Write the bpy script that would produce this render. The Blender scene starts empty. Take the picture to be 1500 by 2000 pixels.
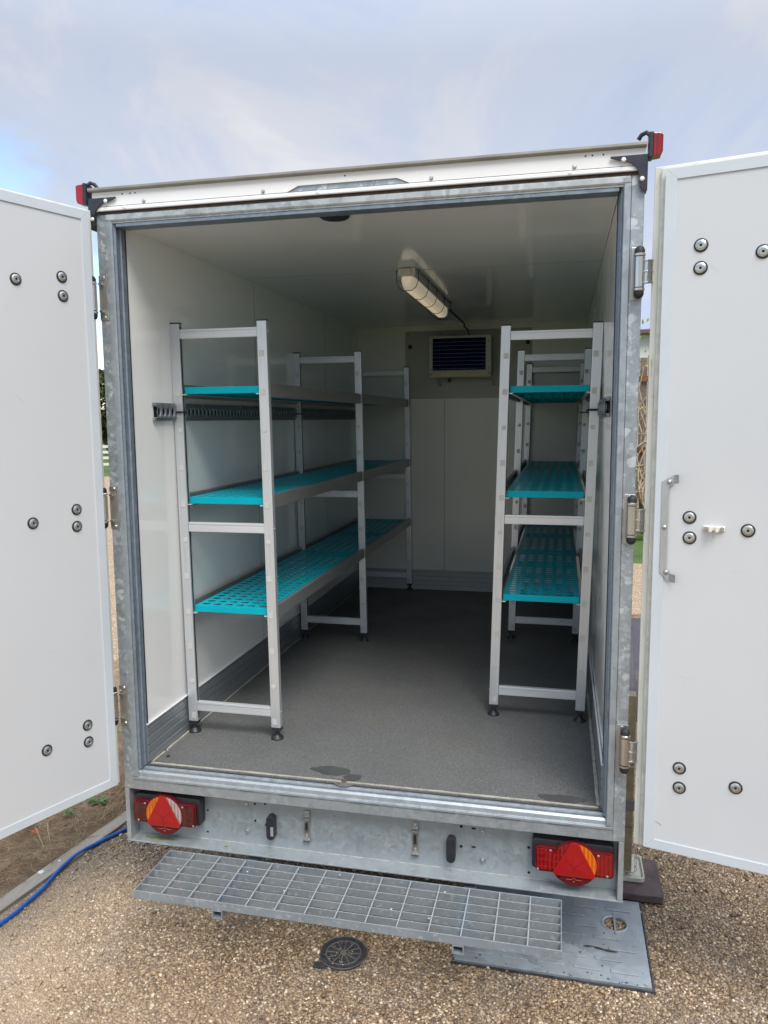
import bpy, bmesh, math, random
from mathutils import Vector, Matrix
R = math.radians
random.seed(7)
S = bpy.context.scene
C = S.collection

# ------------------------------------------------------------------ camera
YAW, PIT, ROL = .2269, -.1194, -.0081
fw = Vector((-math.sin(YAW)*math.cos(PIT), math.cos(YAW)*math.cos(PIT), math.sin(PIT)))
rt = Vector((math.cos(YAW), math.sin(YAW), 0)); up = rt.cross(fw)
rt2 = rt*math.cos(ROL)+up*math.sin(ROL); up2 = -rt*math.sin(ROL)+up*math.cos(ROL)
cam = bpy.data.cameras.new('camera'); co = bpy.data.objects.new('camera', cam); C.objects.link(co)
cam.sensor_fit = 'HORIZONTAL'; cam.sensor_width = 36; cam.lens = 36*1505.65/1500
cam.clip_start = .05; cam.clip_end = 2000
CAM = Vector((.6914, -2.5144, 1.9036))
m = Matrix.Identity(4)
for i in range(3):
    m[i][0] = rt2[i]; m[i][1] = up2[i]; m[i][2] = -fw[i]; m[i][3] = CAM[i]
co.matrix_world = m
S.camera = co

# ------------------------------------------------------------------ world, sun, exposure
W = bpy.data.worlds.new('World'); S.world = W; W.use_nodes = True
nt = W.node_tree; nt.nodes.clear(); N = nt.nodes.new; L = nt.links.new
SUN_EL, SUN_AZ = R(55), R(150)       # azimuth from +Y clockwise
out = N('ShaderNodeOutputWorld'); bg = N('ShaderNodeBackground'); bg.inputs[1].default_value = .1
sky = N('ShaderNodeTexSky'); sky.sky_type = 'NISHITA'; sky.sun_disc = False
sky.sun_elevation = SUN_EL; sky.sun_rotation = SUN_AZ; sky.air_density = 1.0; sky.dust_density = .6
tc = N('ShaderNodeTexCoord'); sep = N('ShaderNodeSeparateXYZ'); L(tc.outputs['Generated'], sep.inputs[0])
zz = N('ShaderNodeMath'); zz.operation = 'MAXIMUM'; zz.inputs[1].default_value = 0; L(sep.outputs[2], zz.inputs[0])
za = N('ShaderNodeMath'); za.operation = 'ADD'; za.inputs[1].default_value = .22; L(zz.outputs[0], za.inputs[0])
dx = N('ShaderNodeMath'); dx.operation = 'DIVIDE'; L(sep.outputs[0], dx.inputs[0]); L(za.outputs[0], dx.inputs[1])
dy = N('ShaderNodeMath'); dy.operation = 'DIVIDE'; L(sep.outputs[1], dy.inputs[0]); L(za.outputs[0], dy.inputs[1])
cmb = N('ShaderNodeCombineXYZ'); L(dx.outputs[0], cmb.inputs[0]); L(dy.outputs[0], cmb.inputs[1])
mp = N('ShaderNodeMapping'); L(cmb.outputs[0], mp.inputs[0])
mp.inputs['Location'].default_value = (3.1, 1.75, .4); mp.inputs['Rotation'].default_value = (0, 0, R(28)); mp.inputs['Scale'].default_value = (.9, .62, 1)
def noise(vec, scale, detail, rough, dist=0.):
    n = N('ShaderNodeTexNoise'); n.inputs['Scale'].default_value = scale; n.inputs['Detail'].default_value = detail
    n.inputs['Roughness'].default_value = rough; n.inputs['Distortion'].default_value = dist; L(vec, n.inputs['Vector']); return n.outputs[0]
n1 = noise(mp.outputs[0], 1.9, 9, .58, .45); n2 = noise(mp.outputs[0], .8, 3, .5, .2)
def ramp(v, pts):
    r = N('ShaderNodeValToRGB'); L(v, r.inputs[0]); e = r.color_ramp.elements
    e[0].position, e[0].color = pts[0][0], (*pts[0][1], 1); e[1].position, e[1].color = pts[1][0], (*pts[1][1], 1)
    for p, c in pts[2:]:
        q = e.new(p); q.color = (*c, 1)
    r.color_ramp.interpolation = 'EASE'
    return r.outputs[0]
SK = .415
cloud = ramp(n1, [(.32, (4.9*SK, 5.85*SK, 7.9*SK)), (.66, (7.9*SK, 7.95*SK, 8.4*SK)), (.47, (5.9*SK, 6.6*SK, 8.0*SK)), (.56, (6.8*SK, 7.05*SK, 8.0*SK))])
# the overcast deck is brighter overhead, as an overcast sky is
def mth(op, a, b, c=None):
    q = N('ShaderNodeMath'); q.operation = op
    for i, v_ in enumerate((a, b, c)):
        if v_ is None: continue
        if isinstance(v_, (int, float)): q.inputs[i].default_value = v_
        else: L(v_, q.inputs[i])
    return q.outputs[0]
hi_ = mth('MULTIPLY', mth('MAXIMUM', mth('SUBTRACT', zz.outputs[0], .40), 0), 2.6)
lo_ = mth('MULTIPLY', mth('MAXIMUM', mth('SUBTRACT', .38, zz.outputs[0]), 0), .75)
bzv = mth('ADD', mth('ADD', hi_, lo_), .88)
vm = N('ShaderNodeVectorMath'); vm.operation = 'SCALE'; L(cloud, vm.inputs[0]); L(bzv, vm.inputs['Scale'])
nb_ = noise(mp.outputs[0], 2.6, 5, .55, .3)
brk = mth('MULTIPLY_ADD', sep.outputs[0], .80, .80*.63)
brk = mth('ADD', brk, mth('MULTIPLY_ADD', sep.outputs[2], 1.25, -.30))
n2b = mth('ADD', nb_, mth('MAXIMUM', brk, -.18))
cover = ramp(n2b, [(.42, (.10, .10, .10)), (.60, (1, 1, 1))])
mx = N('ShaderNodeMix'); mx.data_type = 'RGBA'; L(cover, mx.inputs[0]); L(vm.outputs[0], mx.inputs[7])
L(sky.outputs[0], mx.inputs[6]); L(mx.outputs[2], bg.inputs[0]); L(bg.outputs[0], out.inputs[0])

sl = bpy.data.lights.new('sun', 'SUN'); sl.energy = 1.25; sl.angle = R(30); sl.color = (1, .955, .875)
so = bpy.data.objects.new('sun', sl); C.objects.link(so)
sd = Vector((math.sin(SUN_AZ)*math.cos(SUN_EL), math.cos(SUN_AZ)*math.cos(SUN_EL), math.sin(SUN_EL)))
so.rotation_euler = sd.to_track_quat('Z', 'Y').to_euler()
S.view_settings.view_transform = 'Standard'; S.view_settings.look = 'None'
S.view_settings.exposure = 1.4; S.view_settings.gamma = 1; S.view_settings.use_curve_mapping = False
S.render.engine = 'CYCLES'
S.cycles.use_denoising = True; S.cycles.max_bounces = 9; S.cycles.diffuse_bounces = 7; S.cycles.glossy_bounces = 4
S.cycles.caustics_reflective = False; S.cycles.caustics_refractive = False

# ------------------------------------------------------------------ materials
class MT:
    def __init__(s, name):
        s.m = bpy.data.materials.new(name); s.m.use_nodes = True; s.t = s.m.node_tree
        s.b = s.t.nodes['Principled BSDF']; s.tc = s.t.nodes.new('ShaderNodeTexCoord'); s.v = s.tc.outputs['Object']
    def n(s, k, **kw):
        o = s.t.nodes.new('ShaderNode'+k)
        for a, b in kw.items(): setattr(o, a, b)
        return o
    def l(s, a, b): s.t.links.new(a, b)
    def mapv(s, scale=(1, 1, 1), rot=(0, 0, 0), vec=None):
        o = s.n('Mapping'); s.l(vec or s.v, o.inputs[0]); o.inputs['Scale'].default_value = scale; o.inputs['Rotation'].default_value = rot; return o.outputs[0]
    def noise(s, scale, detail=4, rough=.55, dist=0, vec=None, out=0):
        o = s.n('TexNoise'); s.l(vec or s.v, o.inputs['Vector']); o.inputs['Scale'].default_value = scale; o.inputs['Detail'].default_value = detail
        o.inputs['Roughness'].default_value = rough; o.inputs['Distortion'].default_value = dist; return o.outputs[out]
    def vor(s, scale, vec=None, feature='F1', out='Color', rnd=1):
        o = s.n('TexVoronoi', feature=feature); s.l(vec or s.v, o.inputs['Vector']); o.inputs['Scale'].default_value = scale
        o.inputs['Randomness'].default_value = rnd; return o.outputs[out]
    def ramp(s, v, pts, interp='LINEAR'):
        r = s.n('ValToRGB'); s.l(v, r.inputs[0]); e = r.color_ramp.elements; r.color_ramp.interpolation = interp
        def c4(c): return (c, c, c, 1) if isinstance(c, (int, float)) else (*c, 1)
        e[0].position, e[0].color = pts[0][0], c4(pts[0][1]); e[1].position, e[1].color = pts[1][0], c4(pts[1][1])
        for p, c in pts[2:]:
            q = e.new(p); q.color = c4(c)
        return r.outputs[0]
    def mix(s, f, a, b, mode='MIX'):
        o = s.n('Mix', data_type='RGBA', blend_type=mode)
        for i, x in ((0, f), (6, a), (7, b)):
            if isinstance(x, (int, float)) : o.inputs[i].default_value = x if i == 0 else (x, x, x, 1)
            elif isinstance(x, tuple): o.inputs[i].default_value = (*x, 1)
            else: s.l(x, o.inputs[i])
        return o.outputs[2]
    def sep(s, v, i):
        o = s.n('SeparateXYZ'); s.l(v, o.inputs[0]); return o.outputs[i]
    def bump(s, h, strength=.3, dist=.002):
        o = s.n('Bump'); s.l(h, o.inputs['Height']); o.inputs['Strength'].default_value = strength; o.inputs['Distance'].default_value = dist
        s.l(o.outputs[0], s.b.inputs['Normal']); return o.outputs[0]
    def set(s, **k):
        for a, v in k.items():
            i = s.b.inputs[a.replace('_', ' ')]
            if isinstance(v, (int, float)): i.default_value = v
            elif isinstance(v, tuple): i.default_value = (*v, 1)
            else: s.l(v, i)
        return s
def simple(name, col, rough=.5, metal=0, var=.12, scale=14, bump=0, **k):
    t = MT(name); nz = t.noise(scale, 5, .6)
    c = t.ramp(nz, [(.3, tuple(x*(1-var) for x in col)), (.7, tuple(min(1, x*(1+var)) for x in col))])
    r = t.ramp(t.noise(scale*2.3, 4), [(.3, max(0, rough-.08)), (.7, rough+.08)])
    t.set(Base_Color=c, Roughness=r, Metallic=metal, **k)
    if bump: t.bump(t.noise(scale*8, 4), bump, .002)
    return t.m
def galv(name, lo, mid, hi, sc=26, rough=.42, metal=.55, stain=0, contrast=1):
    t = MT(name)
    d = t.noise(34, 3, .6, out=1)
    mxv = t.n('VectorMath', operation='MULTIPLY_ADD'); t.l(d, mxv.inputs[0]); mxv.inputs[1].default_value = (.026,)*3; t.l(t.v, mxv.inputs[2])
    v = t.sep(t.vor(sc, mxv.outputs[0]), 0)
    v2 = t.sep(t.vor(sc*2.4, mxv.outputs[0]), 1)
    patch = t.noise(3.2, 4, .6)
    c = t.ramp(v, [(.05, lo), (1.0, hi), (.30, mid), (.74, mid)])
    c2 = t.ramp(v2, [(.1, lo), (1.0, hi), (.5, mid), (.82, mid)])
    c = t.mix(t.ramp(patch, [(.38, .75), (.62, .1)]), c, c2)
    streak = t.noise(1, 6, .65, vec=t.mapv((22, 22, 2.2)))
    c = t.mix(t.ramp(streak, [(.5, 0.), (.75, .35)]), c, tuple(x*.72 for x in lo))
    sc2 = t.noise(90, 3, .6)
    c = t.mix(t.ramp(sc2, [(.68, 0.), (.74, .6)]), c, tuple(min(.8, x*1.35) for x in hi))
    if stain:
        z = t.sep(t.v, 2)
        c = t.mix(t.ramp(t.noise(1, 6, .7, vec=t.mapv((9, 9, 30))), [(.42, 0.), (.56, stain)]), c, (.10, .062, .035))
    t.set(Base_Color=c, Roughness=t.ramp(v, [(0, rough-.1), (1, rough+.14)]), Metallic=metal)
    t.bump(t.mix(.5, v, t.noise(160, 3)), .12, .001)
    return t.m
M = {}
M['galv'] = galv('galvanised_spangle', (.30, .34, .375), (.36, .405, .44), (.68, .73, .755), sc=50)
M['galv_sill'] = galv('galvanised_sill', (.31, .35, .385), (.35, .395, .43), (.40, .45, .48), sc=50)
M['galv_plain'] = galv('galvanised_panel', (.355, .395, .42), (.385, .43, .45), (.43, .475, .495), sc=60, rough=.5)
M['galv_header'] = galv('galvanised_header_rust_stained', (.33, .36, .37), (.46, .50, .51), (.58, .62, .62), sc=30, stain=.0)
M['galv_blue'] = galv('galvanised_reveal', (.19, .235, .285), (.225, .275, .33), (.29, .34, .39), sc=40, rough=.45, metal=.45)
t = MT('galvanised_grating'); c = t.ramp(t.noise(7, 5, .6), [(.3, (.23, .27, .305)), (.7, (.31, .355, .395))])
c = t.mix(t.ramp(t.noise(60, 4, .6), [(.55, 0.), (.72, .5)]), c, (.58, .62, .65)); c = t.mix(t.ramp(t.noise(11, 6, .7), [(.58, 0.), (.72, .45)]), c, (.22, .215, .19))
t.set(Base_Color=c, Roughness=.45, Metallic=.35); t.bump(t.noise(200, 3), .15, .001); M['galv_grate'] = t.m
t = MT('painted_lit_bar_top'); t.set(Base_Color=t.ramp(t.noise(90, 4), [(.3, (.33, .37, .40)), (.7, (.46, .50, .53))]), Roughness=.4, Metallic=.2); M['lit_bar_top'] = t.m  # light on the upward bar faces, painted in as paler zinc
M['galv_cover'] = galv('galvanised_cover_plate', (.28, .32, .35), (.33, .37, .40), (.38, .42, .45), sc=14, rough=.5, metal=.4)
M['rust'] = simple('rusty_seam', (.09, .062, .045), .85, 0, .5, 40, .4)
M['white_ext'] = simple('white_painted_panel', (.80, .81, .82), .35, 0, .03, 3, Specular_IOR_Level=.5)
def wallmat(name, col, rough, spots=.0):
    t = MT(name); nz = t.noise(1.3, 4, .6)
    c = t.ramp(nz, [(.3, tuple(x*.955 for x in col)), (.7, col)])
    sm = t.noise(1, 5, .6, vec=t.mapv((5, 1.2, 1.2)))
    c = t.mix(t.ramp(sm, [(.62, 0.), (.8, .16)]), c, tuple(x*.7 for x in col))
    t.set(Base_Color=c, Roughness=t.ramp(t.noise(6, 5), [(.3, rough), (.75, rough+.08)]), Specular_IOR_Level=.55)
    t.bump(t.noise(4, 2), .05, .003)
    return t.m
M['wall'] = wallmat('glossy_white_grp_wall', (.885, .90, .89), .07)
M['ceiling'] = wallmat('glossy_ceiling_liner', (.80, .83, .83), .055)
M['wallback'] = wallmat('back_wall_liner', (.82, .83, .76), .2)
M['backpanel'] = wallmat('backing_panel', (.40, .42, .37), .3)
# door inner face: white, faintly mottled
t = MT('white_door_face'); nz = t.noise(.9, 4, .6)
c = t.ramp(nz, [(.3, (.565, .59, .615)), (.7, (.61, .63, .65))])
c = t.mix(t.ramp(t.noise(1, 6, .7, vec=t.mapv((3, 3, .8))), [(.6, 0.), (.85, .22)]), c, (.50, .50, .49))
c = t.mix(t.ramp(t.noise(70, 2), [(.80, 0.), (.83, .25)]), c, (.3, .29, .27))
t.set(Base_Color=c, Roughness=.28); t.bump(t.noise(5, 2), .04, .003); M['door'] = t.m
t = MT('door_trim_vinyl'); c = t.ramp(t.noise(5, 4), [(.3, (.53, .585, .635)), (.7, (.59, .64, .685))]); t.set(Base_Color=c, Roughness=.35); M['trim'] = t.m
t = MT('door_edge_dirty_cream')
c = t.ramp(t.noise(8, 4), [(.3, (.60, .61, .55)), (.7, (.70, .71, .66))])
c = t.mix(t.ramp(t.noise(1, 7, .75, vec=t.mapv((120, 120, 9))), [(.57, 0.), (.68, .75)]), c, (.26, .22, .15))
t.set(Base_Color=c, Roughness=.55); M['door_edge'] = t.m
M['alu'] = None
def alu(name, col, axis, rough=.38, metal=.7):
    t = MT(name); s = [160, 160, 160]; s[axis] = 3
    br = t.noise(1, 4, .6, vec=t.mapv(tuple(s)))
    c = t.ramp(br, [(.3, tuple(x*.9 for x in col)), (.7, tuple(min(1, x*1.08) for x in col))])
    c = t.mix(t.ramp(t.noise(7, 4), [(.45, 0.), (.8, .3)]), c, tuple(x*.8 for x in col))
    t.set(Base_Color=c, Roughness=t.ramp(br, [(.3, rough-.06), (.7, rough+.08)]), Metallic=metal); t.bump(br, .05, .0005); return t.m
M['alu'] = alu('anodised_aluminium_post', (.64, .67, .70), 2, .36, .6)
M['alu_x'] = alu('anodised_aluminium_rail', (.70, .73, .755), 0, .42, .5)
M['alu_y'] = alu('anodised_aluminium_beam', (.42, .43, .43), 1, .42)
M['skirt'] = alu('ribbed_aluminium_skirting', (.33, .36, .39), 1, .4, .6)
M['skirt_dark'] = alu('ribbed_skirting_groove', (.14, .155, .175), 1, .5, .5)
M['skirt_light'] = alu('back_skirting', (.44, .455, .46), 0, .5, .3)
M['steel'] = simple('stainless_steel', (.56, .54, .51), .22, .95, .05, 8)
M['steel_dull'] = simple('dull_stainless', (.52, .50, .46), .36, .85, .08, 12)
M['bolt'] = simple('zinc_bolt_head', (.50, .52, .50), .3, .85, .15, 60)
M['rubber'] = simple('black_rubber', (.018, .019, .024), .6, 0, .2, 30)
M['black'] = simple('black_plastic', (.022, .024, .03), .42, 0, .25, 20)
M['blackmetal'] = simple('black_painted_bracket', (.028, .032, .045), .4, .1, .25, 18)
M['plug'] = simple('pale_plastic_plug', (.53, .54, .52), .5, 0, .05)
t = MT('teal_polymer'); c = t.ramp(t.noise(4, 4), [(.3, (0.0, .36, .46)), (.7, (0.0, .41, .52))]); t.set(Base_Color=c, Roughness=.32, Specular_IOR_Level=.15); t.bump(t.noise(90, 2), .05, .0008); M['teal'] = t.m
M['track'] = galv('galvanised_lashing_rail', (.19, .215, .245), (.22, .25, .28), (.27, .30, .33), sc=50, rough=.45, metal=.4)
M['hole'] = simple('dark_hole', (.008, .008, .009), .9, 0, .1)
M['diffuser'] = None
t = MT('ribbed_diffuser'); nz = t.noise(5, 3)
c = t.ramp(nz, [(.3, (.80, .74, .60)), (.7, (.86, .80, .66))])
t.set(Base_Color=c, Roughness=.3, Emission_Color=(1, .85, .62), Emission_Strength=.09); M['diffuser'] = t.m
M['lamp_body'] = simple('grey_lamp_body', (.55, .54, .49), .5, 0, .06)
M['evap'] = simple('cream_painted_casing', (.55, .56, .45), .4, 0, .08, 6)
M['evap_yel'] = simple('yellowed_drip_tray', (.52, .52, .33), .4, 0, .12, 9)
M['fins'] = simple('dark_navy_coil', (.006, .010, .060), .7, 0, .3, Specular_IOR_Level=.1)
M['finline'] = simple('coil_pipe', (.24, .34, .42), .35, .3, .1)
# floor of the box
t = MT('grey_antislip_floor')
c = t.ramp(t.noise(1.6, 5, .6), [(.3, (.112, .116, .118)), (.7, (.148, .152, .15))])
c = t.mix(t.ramp(t.noise(2.3, 5, .7), [(.5, 0.), (.75, .5)]), c, (.14, .132, .112))
c = t.mix(t.ramp(t.noise(260, 2, .5), [(.52, 0.), (.68, .6)]), c, (.30, .31, .31))
c = t.mix(t.ramp(t.noise(180, 2, .5), [(.35, .55), (.46, 0.)]), c, (.05, .052, .055))
wv = t.noise(1, 3, .5, vec=t.mapv((40, .8, 1), (0, 0, R(24))))
c = t.mix(t.ramp(wv, [(.70, 0.), (.74, .25)]), c, (.28, .28, .27))
t.set(Base_Color=c, Roughness=t.ramp(t.noise(3, 4), [(.3, .42), (.7, .6)]), Specular_IOR_Level=.3); t.bump(t.noise(300, 3, .6), .5, .001); M['floor'] = t.m
M['wet'] = simple('damp_patch', (.080, .085, .088), .25, 0, .1, 9)
M['sealant'] = simple('cream_sealant', (.42, .405, .35), .6, 0, .25, 30)
def lens(name, col, emi=0, axis=0, freq=150):
    t = MT(name); w = t.n('TexWave'); s = [0, 0, 0]; s[axis] = 1
    t.l(t.mapv(tuple(s)), w.inputs[0]); w.inputs['Scale'].default_value = freq/6.28; w.wave_profile = 'SIN'; w.bands_direction = 'XYZ'[axis] if True else 'X'
    w.inputs['Distortion'].default_value = 0
    nz = t.noise(14, 3)
    c = t.mix(w.outputs[1], tuple(x*.55 for x in col), col); c = t.mix(t.ramp(nz, [(.35, .45), (.6, 0.)]), c, tuple(x*.3 for x in col))
    t.set(Base_Color=c, Roughness=.08, Coat_Weight=.6, Coat_Roughness=.03); t.bump(w.outputs[1], .5, .0012); return t.m
M['lens_red'] = lens('red_lens', (.33, .004, .005))
M['lens_dark'] = lens('dark_red_lens', (.085, .002, .005), freq=60)
M['lens_amber'] = lens('amber_lens', (.80, .16, .0))
M['lens_clear'] = lens('clear_ribbed_lens', (.48, .37, .37))
t = MT('red_triangle_reflector'); v = t.vor(420, feature='F1', out='Distance'); c = t.ramp(v, [(0, (.42, .004, .006)), (.8, (.27, .002, .005))]); t.set(Base_Color=c, Roughness=.3, Coat_Weight=.3); M['tri'] = t.m
M['lens_rim'] = simple('red_lens_rim', (.105, .003, .007), .12, 0, .2)
M['emblem'] = simple('moulded_emblem', (.55, .16, .15), .3, 0, .1)
M['drain'] = simple('grey_drain', (.20, .20, .19), .5, .3, .3, 40)
M['moss'] = simple('green_algae', (.16, .19, .07), .8, 0, .4, 80)
M['tyre'] = simple('tyre_rubber', (.02, .02, .02), .8, 0, .2)
M['fender'] = simple('purple_grey_plastic', (.062, .058, .078), .6, 0, .1, 10)
M['leg'] = simple('olive_galvanised_leg', (.25, .225, .14), .5, .3, .22, 26)
M['legband'] = simple('grey_clamp', (.17, .17, .175), .5, .3, .15)
M['footplate'] = simple('pale_foot_plate', (.52, .52, .45), .45, .2, .18, 20)
M['chassis'] = simple('dark_chassis', (.09, .095, .1), .7, .3, .3)
# --- outdoor
def paler_left(t, c, amt=.85):  # blends towards a pale sand colour to the left and front
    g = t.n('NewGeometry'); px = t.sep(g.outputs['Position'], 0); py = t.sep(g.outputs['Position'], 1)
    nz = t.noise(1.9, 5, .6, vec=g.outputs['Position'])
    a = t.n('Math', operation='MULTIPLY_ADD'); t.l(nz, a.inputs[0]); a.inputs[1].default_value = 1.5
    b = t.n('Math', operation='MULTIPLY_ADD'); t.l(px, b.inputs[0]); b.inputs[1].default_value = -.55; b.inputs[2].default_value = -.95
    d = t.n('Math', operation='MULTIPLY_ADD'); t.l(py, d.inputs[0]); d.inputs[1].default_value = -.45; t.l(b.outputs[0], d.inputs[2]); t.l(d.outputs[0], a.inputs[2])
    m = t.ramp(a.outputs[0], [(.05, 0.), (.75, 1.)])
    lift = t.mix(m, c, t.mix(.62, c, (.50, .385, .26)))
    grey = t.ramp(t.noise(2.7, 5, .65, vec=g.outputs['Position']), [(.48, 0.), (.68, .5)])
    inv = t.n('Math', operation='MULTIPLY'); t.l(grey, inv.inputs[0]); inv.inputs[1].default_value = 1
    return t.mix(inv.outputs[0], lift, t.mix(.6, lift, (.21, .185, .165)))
def gravel(name, sc, vals, dark, fine=True):
    t = MT(name)
    d = t.noise(60, 2, .5, out=1)
    mxv = t.n('VectorMath', operation='MULTIPLY_ADD'); t.l(d, mxv.inputs[0]); mxv.inputs[1].default_value = (.006,)*3; t.l(t.v, mxv.inputs[2])
    vd = t.n('TexVoronoi'); t.l(mxv.outputs[0], vd.inputs['Vector']); vd.inputs['Scale'].default_value = sc
    cr = t.sep(vd.outputs['Color'], 0)
    c = t.ramp(cr, vals)
    c = t.mix(t.ramp(vd.outputs['Distance'], [(.36, 0.), (.62, .85)]), c, dark)
    if fine: c = paler_left(t, c)
    t.set(Base_Color=c, Roughness=.75); h = t.ramp(vd.outputs['Distance'], [(0, 1.), (.6, 0.)]); t.bump(h, .9, .006); return t.m
GV = [(0, (.10, .062, .034)), (1, (.60, .48, .33)), (.3, (.20, .125, .062)), (.55, (.29, .185, .092)), (.75, (.36, .22, .09)), (.9, (.42, .31, .19))]
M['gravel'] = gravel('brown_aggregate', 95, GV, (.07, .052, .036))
M['gravel_far'] = gravel('pale_gravel_drive', 60, [(0, (.34, .24, .14)), (1, (.62, .50, .36)), (.5, (.50, .37, .235))], (.2, .14, .09), False)
t = MT('aggregate_stone'); oi = t.n('ObjectInfo'); at = t.n('Attribute'); at.attribute_name = 'tint'; at.attribute_type = 'INSTANCER'
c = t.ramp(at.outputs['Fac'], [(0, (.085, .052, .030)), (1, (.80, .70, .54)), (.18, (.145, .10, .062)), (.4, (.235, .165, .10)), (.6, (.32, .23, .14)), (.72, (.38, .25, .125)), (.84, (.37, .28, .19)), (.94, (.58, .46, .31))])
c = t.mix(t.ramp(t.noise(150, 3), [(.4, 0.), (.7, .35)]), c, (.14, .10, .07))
c = paler_left(t, c)
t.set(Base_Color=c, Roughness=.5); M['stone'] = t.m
t = MT('brown_earth')
c = t.ramp(t.noise(9, 7, .7), [(.3, (.16, .11, .065)), (.72, (.42, .31, .19)), (.5, (.27, .185, .11))])
c = t.mix(t.ramp(t.noise(2.2, 5, .6), [(.55, 0.), (.7, .5)]), c, (.09, .12, .035))
t.set(Base_Color=c, Roughness=.9); t.bump(t.noise(60, 5, .7), 1, .012); M['soil'] = t.m
t = MT('weathered_timber_edging'); c = t.ramp(t.noise(1, 6, .7, vec=t.mapv((40, 3, 40))), [(.3, (.27, .235, .18)), (.7, (.44, .395, .315))])
c = t.mix(t.ramp(t.noise(28, 4), [(.6, 0.), (.75, .5)]), c, (.12, .10, .07)); t.set(Base_Color=c, Roughness=.85); t.bump(t.noise(60, 4), .4, .002); M['kerb'] = t.m
M['cable'] = simple('blue_cable', (.008, .10, .42), .35, 0, .15, 20)
M['iron'] = simple('black_plastic_cover', (.048, .05, .056), .5, .1, .5, 50, .3)
M['ironrib'] = simple('dusty_cover_rib', (.13, .115, .095), .8, 0, .35, 70)
M['slate'] = simple('purple_brown_slate', (.085, .06, .062), .65, 0, .35, 16, .5)
M['leaf'] = simple('weed_leaf', (.10, .19, .04), .55, 0, .3, 30)
M['straw'] = simple('dry_straw', (.42, .32, .18), .8, 0, .3, 20)
M['straw_dark'] = simple('dead_grass', (.27, .18, .10), .85, 0, .4, 20)
M['redbit'] = simple('red_petal', (.75, .08, .05), .6, 0, .1)
M['debris'] = simple('dark_debris', (.03, .025, .02), .8, 0, .3)
M['grass'] = simple('lawn_grass', (.06, .105, .02), .85, 0, .35, 1.5, .6)
M['hedge'] = simple('hedge_leaf', (.085, .095, .03), .7, 0, .45, 1.3)
M['bark'] = simple('bark', (.11, .08, .055), .9, 0, .3, 20, .5)
M['wfence'] = simple('white_fence_paint', (.72, .70, .64), .6, 0, .06)
M['board'] = simple('weathered_fence_board', (.23, .18, .155), .8, 0, .3, 6, .4)
M['boardrail'] = simple('brown_fence_rail', (.22, .10, .05), .75, 0, .25, 8)
M['vine'] = simple('pale_vine_stem', (.42, .33, .23), .8, 0, .3, 20)
M['vineleaf'] = simple('yellow_green_leaf', (.28, .27, .05), .6, 0, .35, 20)
M['hwall'] = simple('white_house_render', (.70, .70, .68), .8, 0, .05)
M['hroof'] = simple('brown_roof_tile', (.14, .085, .065), .8, 0, .3, 5)
M['glass'] = simple('dark_window_glass', (.03, .04, .05), .08, 0, .1)

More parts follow.
